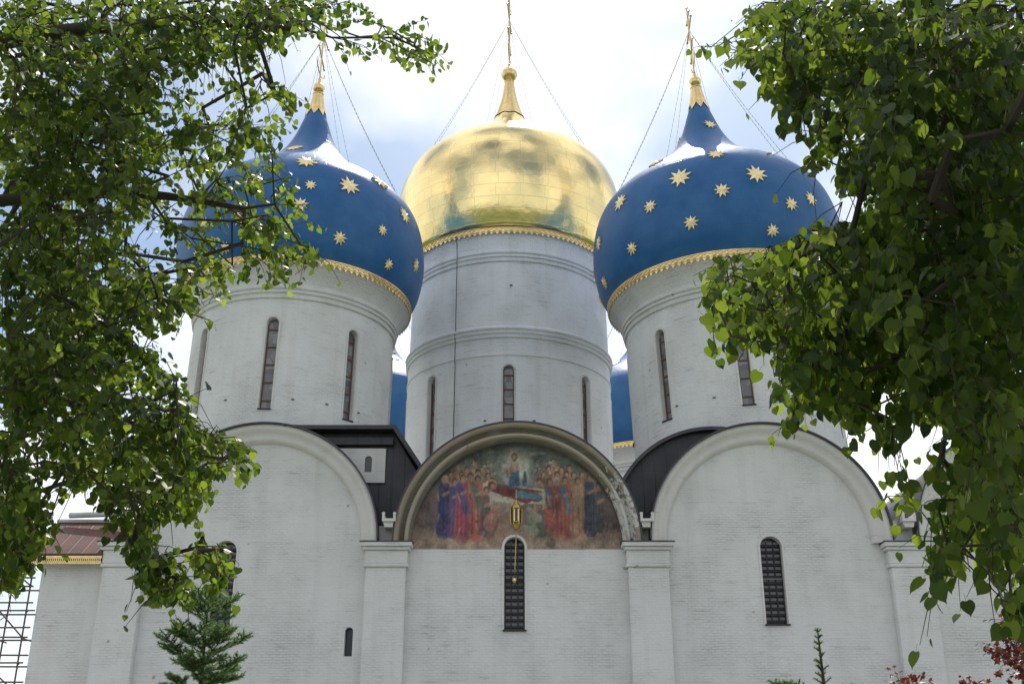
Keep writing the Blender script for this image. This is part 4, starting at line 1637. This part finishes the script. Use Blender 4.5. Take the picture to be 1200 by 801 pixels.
def ellipsoid(n, c, r, cond=None):
    out = []
    while len(out) < n:
        p = rng.uniform(-1, 1, (2000, 3))
        l_ = np.linalg.norm(p, axis=1)
        p = p[(l_ < 1) & (l_ > 0.45)]
        q = np.array(c) + p * np.array(r)
        if cond is not None: q = q[cond(q)]
        out += [tuple(x) for x in q]
    return out[:n]


def outside_frame(q):
    u, v, z = proj(q)
    d = (q - np.array(CAM)) @ _fw
    vis = (d > 0.1) & (u > -60) & (u < 1260) & (v > -60) & (v < 860)
    return ~vis & (np.linalg.norm(q - np.array(CAM), axis=1) > 2.2) & (q[:, 2] > 2.2)


# ---- the linden on the left
L_MAIN = [(0, 0), (470, 0), (490, 15), (515, 25), (545, 42), (530, 65), (505, 85), (485, 72), (455, 74), (425, 60), (388, 62), (370, 38), (345, 34), (325, 55), (300, 66), (285, 80), (310, 84), (340, 100), (354, 118),
          (338, 148), (322, 178), (326, 198), (345, 210), (362, 235), (378, 285), (352, 322), (330, 340), (305, 334), (285, 318), (262, 335), (252, 372), (240, 378), (228, 352), (208, 380),
          (190, 385), (178, 400), (185, 425), (208, 445), (222, 480), (222, 505), (265, 512), (300, 540), (300, 556), (270, 556), (240, 562), (235, 600), (228, 610), (205, 600), (180, 612), (150, 640), (128, 600),
          (75, 570), (60, 545), (45, 560), (42, 580), (60, 610), (40, 650), (22, 690), (0, 700)]
L_TWIGS = [[(150, 630), (175, 628), (182, 655), (160, 660)], [(172, 655), (195, 650), (222, 682), (205, 702), (180, 695), (168, 680)], [(222, 640), (240, 625), (262, 650), (262, 690), (240, 668)]]
L_GAPS = [[(178, 614), (232, 612), (240, 628), (220, 640), (205, 648), (178, 648)], [(60, 560), (112, 572), (128, 606), (148, 648), (120, 640), (60, 610)], [(150, 248), (180, 258), (192, 285), (185, 318), (165, 300), (150, 275)], [(178, 395), (210, 400), (212, 440), (190, 425), (175, 410)], [(228, 85), (262, 62), (285, 80), (262, 100), (238, 105)],
          [(85, 22), (100, 40), (95, 55), (82, 40)], [(300, 112), (328, 118), (312, 150), (290, 140)], [(196, 300), (214, 310), (206, 336), (188, 328)], [(118, 245), (132, 240), (138, 262), (122, 268)], [(60, 470), (78, 466), (82, 486), (64, 490)], [(30, 520), (55, 525), (50, 560), (30, 550)]]
cl = fill([L_MAIN], 460, 6.4, 10.2, (0, 0, 530, 670), L_GAPS)
cl += fill([[(0, 0), (170, 0), (190, 90), (150, 200), (165, 330), (150, 480), (60, 520), (0, 600)]], 430, 6.2, 10.5, (0, 0, 200, 600))
cl += fill([[(170, 0), (420, 0), (340, 25), (270, 60), (200, 85)]], 90, 6.4, 9.5, (170, 0, 420, 90))
cl += fill(L_TWIGS, 64, 7.4, 8.4, (140, 600, 280, 710))
cl += fill([[(150, 470), (215, 470), (270, 515), (300, 545), (230, 560), (225, 600), (150, 620), (120, 590), (60, 560)]], 85, 6.8, 8.8, (50, 460, 310, 630))
cl += fill([[(0, 540), (40, 560), (50, 610), (25, 685), (0, 695)]], 50, 7.0, 8.5, (0, 530, 60, 700))
cl += ellipsoid(700, (-8.6, 6.4, 9.2), (5.2, 6.6, 5.0), outside_frame)
cl += ellipsoid(650, (-4.0, -0.6, 6.8), (5.0, 4.6, 4.6), outside_frame)  # unseen boughs over and behind the camera, added to block sky light
cl += ellipsoid(800, (-9.0, 11.6, 12.4), (4.6, 4.6, 3.4), outside_frame)  # unseen high crown mass, added to keep sun off the outer leaves
cl += ellipsoid(420, (-5.4, 4.6, 5.2), (3.4, 4.6, 3.0), outside_frame)


def clip_to(polys, gaps, box, P, j=7.0):
    u, v, z = proj(P)
    vis = (z > 0.3) & (u > box[0]) & (u < box[2]) & (v > box[1]) & (v < box[3])
    uj, vj = u + rng.normal(0, j, len(u)), v + rng.normal(0, j, len(u))
    ok = np.zeros(len(u), bool)
    for p in polys: ok |= in_poly(uj, vj, p)
    for p in gaps: ok &= ~in_poly(uj, vj, p)
    return ok | ~vis | (rng.random(len(u)) < 0.02)


L_HANG = [[(150, 600), (175, 612), (182, 655), (162, 660), (143, 640)], [(172, 652), (195, 648), (222, 682), (205, 706), (180, 700), (162, 680)], [(218, 640), (240, 622), (264, 650), (262, 688), (240, 668)]]


def clip_left(P):
    return clip_to([[(-20, -20), (470, -20)] + L_MAIN[2:-1] + [(-20, 672)]] + L_HANG, L_GAPS, (-15, -15, 1300, 900), P)


LB = Vector((-8.3, 9.6, 0))
limbs = [([LB, (-8.25, 9.6, 2.2), (-8.1, 9.5, 4.6), (-7.9, 9.3, 7.4), (-7.9, 9.4, 10.5), (-8.3, 10.4, 13.6)], 0.30, 0.07),
         ([(-8.2, 9.55, 3.4), (-6.6, 9.0, 4.4), (-5.2, 8.6, 4.7), (-3.9, 8.3, 4.6), (-2.9, 8.2, 4.3)], 0.10, 0.018),
         ([(-8.1, 9.5, 4.6), (-6.4, 8.8, 5.9), (-4.9, 8.4, 6.3), (-3.3, 8.1, 6.3), (-2.2, 8.0, 6.1)], 0.11, 0.018),
         ([(-8.0, 9.4, 5.8), (-6.2, 8.3, 7.2), (-4.4, 7.8, 7.6), (-2.8, 7.6, 7.65), (-1.7, 7.5, 7.5)], 0.12, 0.018),
         ([(-7.9, 9.3, 7.2), (-6.4, 8.0, 8.8), (-4.6, 7.2, 9.4), (-3.0, 6.8, 9.6)], 0.10, 0.02),
         ([(-8.1, 9.5, 4.0), (-6.9, 7.6, 4.9), (-5.6, 6.4, 5.2), (-4.2, 5.6, 5.2)], 0.10, 0.02),
         ([(-8.0, 9.4, 6.4), (-9.4, 10.6, 8.0), (-10.8, 11.4, 8.8)], 0.10, 0.02),
         ([(-8.1, 9.5, 5.0), (-8.8, 7.4, 6.4), (-9.0, 5.6, 7.0)], 0.10, 0.02)]
make_tree('linden_tree', 'leafy linden tree whose overhanging boughs fill the left side', 'tree', LB, limbs, cl,
          dict(twig_r=0.0042, twig_len=0.42, leaves=11, leaf=0.065, mat='linden_leaf', kind='linden', centre=(-7.6, 8.8, 7.0), lift=-0.05, droop=0.10, twigs=2, hang=0.55, flat=0.6),
          'linden trees framing the cathedral', clip_left)

# ---- the linden on the right, closer
R_MAIN = [(1200, 0), (905, 0), (880, 8), (852, 22), (838, 45), (822, 62), (845, 78), (868, 62), (888, 82), (905, 115), (920, 140), (935, 150), (955, 195), (968, 222), (985, 240), (1005, 255),
          (990, 265), (955, 258), (915, 264), (880, 285), (850, 300), (825, 315), (810, 335), (812, 365), (850, 372), (840, 412), (868, 405), (885, 385), (905, 400), (918, 430), (905, 455), (905, 520), (922, 500), (960, 470),
          (985, 478), (1005, 500), (1030, 530), (1040, 555), (1045, 605), (1075, 585), (1095, 600), (1088, 650), (1092, 700), (1112, 670), (1130, 655), (1150, 655), (1172, 690), (1180, 735), (1200, 740)]
R_HANG = [[(1025, 560), (1060, 590), (1050, 612), (1028, 600)]]
R_SPARSE = [(872, 60), (960, 60), (1010, 240), (980, 245), (950, 190), (915, 150), (890, 110)]
R_GAPS = [[(1062, 488), (1085, 484), (1134, 494), (1122, 524), (1090, 534), (1066, 548), (1040, 556), (1022, 530), (1048, 520)], [(958, 250), (1008, 210), (1008, 252), (985, 262)], [(972, 285), (990, 282), (990, 300), (975, 305)],
          [(1035, 625), (1085, 610), (1080, 660), (1040, 650)], [(945, 505), (965, 500), (1005, 545), (1020, 575), (990, 560)]]
cl = fill([R_MAIN], 330, 4.0, 7.4, (800, 0, 1200, 720), R_GAPS + [R_SPARSE])
cl += fill([R_SPARSE], 26, 4.2, 5.6, (860, 50, 1020, 260))
cl += fill([[(1200, 0), (1020, 0), (1010, 90), (1040, 200), (1030, 320), (1060, 430), (1130, 470), (1135, 600), (1200, 640)]], 640, 3.6, 9.0, (1000, 0, 1200, 640))
cl += fill([[(870, 300), (1000, 265), (1050, 330), (1050, 500), (1010, 500), (960, 455), (915, 430)]], 110, 4.2, 6.0, (840, 250, 1060, 530), R_GAPS)
cl += fill([[(900, 0), (1020, 0), (1030, 100), (930, 100), (885, 70)]], 60, 4.2, 6.5, (880, 0, 1040, 110))
cl += fill([[(1090, 640), (1150, 640), (1150, 668), (1110, 665)], [(1085, 668), (1112, 655), (1108, 690), (1090, 690)], [(1160, 690), (1185, 690), (1190, 715), (1170, 720)]], 12, 4.2, 5.0, (1070, 620, 1200, 740))
cl += ellipsoid(650, (6.2, 4.4, 8.0), (4.4, 5.2, 4.6), outside_frame)
cl += ellipsoid(700, (4.0, -1.0, 6.8), (5.0, 4.6, 4.6), outside_frame)  # unseen leaf mass behind the camera, added to darken the visible crown
cl += ellipsoid(520, (5.0, 1.6, 4.2), (2.8, 4.4, 2.8), outside_frame)  # unseen leaves beside the camera, added as an occluder
cl += ellipsoid(260, (2.2, -3.2, 5.0), (3.0, 2.6, 2.6), outside_frame)  # more unseen leaves at the back, added to cut the front light
cl += ellipsoid(800, (6.6, 9.6, 11.6), (4.4, 4.4, 3.2), outside_frame)  # unseen upper crown towards the sun, added to shade the leaves below
cl += ellipsoid(320, (4.2, 3.0, 4.6), (2.8, 4.2, 2.4), outside_frame)


def clip_right(P):
    return clip_to([[(1230, -20), (895, -20)] + R_MAIN[1:-1] + [(1230, 735)]] + R_HANG, R_GAPS, (-100, -15, 1215, 900), P, 8.0)


RB = Vector((3.42, 6.6, 0))
limbs = [([RB, (3.40, 6.6, 1.6), (3.38, 6.6, 3.2), (3.6, 6.55, 5.2), (4.2, 6.7, 7.6), (5.2, 7.8, 11.6)], 0.20, 0.06),
         ([(3.39, 6.6, 3.0), (3.1, 6.0, 3.7), (2.6, 5.4, 4.1), (1.9, 5.1, 4.25), (1.3, 4.95, 4.15)], 0.06, 0.010),
         ([(3.5, 6.55, 4.3), (3.1, 5.8, 4.9), (2.6, 5.4, 5.2), (2.0, 5.2, 5.3), (1.6, 5.05, 5.2)], 0.05, 0.008),
         ([(3.38, 6.6, 2.6), (3.0, 5.8, 3.1), (2.5, 5.2, 3.25), (2.0, 4.9, 3.15)], 0.05, 0.010),
         ([(3.8, 6.4, 6.4), (3.9, 5.9, 7.4), (3.9, 5.2, 8.3)], 0.06, 0.012),
         ([(3.7, 6.5, 5.8), (4.9, 6.0, 6.8), (6.2, 5.4, 7.4)], 0.07, 0.015),
         ([(3.5, 6.5, 4.4), (4.4, 5.4, 5.0), (5.2, 4.2, 5.2)], 0.06, 0.015)]
make_tree('linden_tree', 'large-leaved linden tree with slim dark trunk, hanging close over the right side', 'tree', RB, limbs, cl,
          dict(twig_r=0.0032, twig_len=0.36, leaves=10, leaf=0.064, mat='linden_leaf', kind='linden', centre=(4.2, 5.8, 6.0), lift=-0.25, droop=0.16, twigs=2, hang=0.85, flat=0.35, step=0.28),
          'linden trees framing the cathedral', clip_right)


# ---- spruces
def make_spruce(base, height, spread, label, seed, shoot, leader=0.5, gap=0.30, nlen=0.045, rise=0.45):
    lr = np.random.default_rng(seed)
    root = empty('spruce_tree', base, label, 'tree', 'young spruces before the wall')
    bx, by = base.x, base.y
    tr = MB()
    tr.tube([(bx, by, 0), (bx + 0.02, by, height * 0.5), (bx, by, height)], [0.015 * height + 0.02, 0.008 * height + 0.012, 0.006], 8)
    tr.build('trunk', MAT['bark'], root, smooth=60)
    segs = []      # (p0, p1) of shoots that carry needles

    def branch(p, d, L_, lvl):
        k_ = max(2, int(L_ / (shoot * 0.8)))
        q = p.copy()
        for i in range(k_):
            d = unit(d + np.array([0, 0, 0.05]) + lr.normal(0, 0.05, 3))
            e = q + d * L_ / k_
            segs.append((q, e, 1.0))
            if lvl < 2 and i >= (1 if lvl == 0 else 0):
                sd = unit(np.cross(d, [0, 0, 1.0]))
                for s in (-1, 1):
                    if lr.random() < 0.92:
                        dd = unit(d * 0.75 + sd * s * 0.75 + np.array([0, 0, lr.uniform(-0.15, 0.35)]))
                        branch(e, dd, max(shoot * 0.9, (L_ * (1 - (i + 0.4) / k_)) * lr.uniform(0.45, 0.7)), lvl + 1)
            q = e
    z = height - leader
    segs.append((np.array([bx, by, height - leader * 1.0]), np.array([bx, by, height]), 1.0))
    for i in range(9):      # short shoots up the leader
        zz_ = height - leader * (0.05 + 0.1 * i)
        for a in lr.uniform(0, 2 * PI, 3):
            L_ = shoot * (0.45 + 0.08 * i)
            d = np.array([math.cos(a) * 0.8, math.sin(a) * 0.8, 0.55])
            p = np.array([bx, by, zz_])
            segs.append((p, p + unit(d) * L_, 1.0))
    while z > 0.25:
        dep = height - z
        L_ = spread * (dep / height) ** 0.85 * lr.uniform(0.75, 1.12) + shoot
        n_ = 7 if dep > leader * 1.4 else 5
        a0 = lr.uniform(0, 2 * PI)
        for j in range(n_):
            a = a0 + 2 * PI * j / n_ + lr.normal(0, 0.15)
            up = rise - 0.55 * min(1, dep / (height * 0.6))
            branch(np.array([bx, by, z + lr.normal(0, 0.06)]), np.array([math.cos(a), math.sin(a), up + lr.normal(0, 0.16)]), L_ * lr.uniform(0.50, 1.2), 0 if z > height * 0.42 else 1)
        z -= gap * lr.uniform(0.8, 1.2)
    # needles
    A = np.array([s[0] for s in segs]); B = np.array([s[1] for s in segs])
    Ln = np.linalg.norm(B - A, axis=1)
    per = np.maximum(8, (Ln / shoot * 52).astype(int))
    idx = np.repeat(np.arange(len(segs)), per)
    t_ = lr.random(len(idx))
    ax_ = unit(B - A)[idx]
    p = A[idx] + (B - A)[idx] * t_[:, None]
    rnd = lr.normal(0, 1, (len(idx), 3))
    side = unit(rnd - ax_ * np.sum(rnd * ax_, 1, keepdims=True))
    nd = unit(side * 0.9 + ax_ * 0.75 + np.array([0, 0, 0.15]))
    nl = nlen * lr.uniform(0.75, 1.2, len(idx))
    wv = unit(np.cross(nd, lr.normal(0, 1, (len(idx), 3)))) * (nl * 0.085)[:, None]
    tipp = p + nd * nl[:, None]
    V = np.stack([p - wv, p + wv, tipp + wv * 0.4, tipp - wv * 0.4], 1).reshape(-1, 3) - np.array(base)
    n = len(idx)
    me = bpy.data.meshes.new('needles')
    me.vertices.add(4 * n)
    me.vertices.foreach_set('co', V.ravel())
    me.loops.add(4 * n)
    me.loops.foreach_set('vertex_index', np.arange(4 * n, dtype=np.int32))
    me.polygons.add(n)
    me.polygons.foreach_set('loop_start', (np.arange(n) * 4).astype(np.int32))
    me.polygons.foreach_set('loop_total', np.full(n, 4, np.int32))
    me.update(calc_edges=True)
    at_ = me.color_attributes.new('tint', 'FLOAT_COLOR', 'POINT')
    tt = np.clip(np.repeat(t_ * 0.5 + lr.random(n) * 0.5, 4), 0, 1)
    at_.data.foreach_set('color', np.stack([tt, tt, tt, np.ones_like(tt)], 1).ravel())
    me.materials.append(MAT['needle'])
    o = bpy.data.objects.new('needles', me)
    C.objects.link(o)
    o.parent = root
    bm_ = MB()
    for a, b, w in segs:
        bm_.tube([a, b], [0.006 + shoot * 0.02, 0.004 + shoot * 0.012], 4, cap=False)
    bm_.build('branches', MAT['bark'], root, fix=False)
    return root


tp = at(246, 688, 20.0)
make_spruce(Vector((tp.x, tp.y, 0)), tp.z, 1.75, 'bushy young spruce in front of the left arched window', 3, 0.17, leader=0.36, gap=0.31, nlen=0.055)
tp = at(958, 736, 12.0)
make_spruce(Vector((tp.x, tp.y, 0)), tp.z, 1.2, 'slender spruce leader sticking up below the right arched window', 8, 0.10, leader=0.66, gap=0.20, nlen=0.028, rise=0.12)


# ---- red-leaved maples at the lower right
def red_shrub(base, pts, label, n_extra, ext_c, ext_r):
    cl = [tuple(p) for p in pts] + ellipsoid(n_extra, ext_c, ext_r)
    b = np.array(base)
    limbs = []
    for k_ in range(4):
        q = Vector(cl[int(k_ * len(pts) / 4)])
        limbs.append(([Vector(base), Vector(base).lerp(q, 0.45) + Vector((0.03 * k_, 0, 0.2)), Vector(base).lerp(q, 0.9)], 0.022, 0.006))
    return make_tree('red_maple_shrub', label, 'shrub', Vector(base), limbs, cl,
                     dict(twig_r=0.0022, twig_len=0.15, leaves=7, leaf=0.052, mat='red_leaf', kind='maple', centre=tuple(ext_c), lift=0.15, droop=0.05, twigs=2, hang=0.2, flat=0.9, step=0.16, merge=True),
                     'red-leaved shrubs at the lower right')


p1 = fill([[(1172, 748), (1190, 722), (1215, 715), (1230, 800), (1185, 800), (1178, 775)]], 46, 7.2, 8.4, (1160, 700, 1240, 801))
red_shrub((4.6, 7.9, 0), p1, 'tall dark-red shrub at the right edge beneath the linden trunk', 90, (4.55, 8.0, 1.6), (0.75, 0.7, 0.95))
p2 = fill([[(1042, 806), (1058, 795), (1072, 799), (1085, 810), (1085, 840), (1042, 840)], [(1125, 812), (1148, 806), (1160, 822), (1130, 840)]], 22, 7.6, 8.4, (1030, 770, 1170, 840))
red_shrub((3.1, 8.1, 0), p2, 'low red shrub of which only two sprig tops rise above the lower edge', 80, (3.1, 8.0, 1.5), (0.7, 0.7, 0.7))
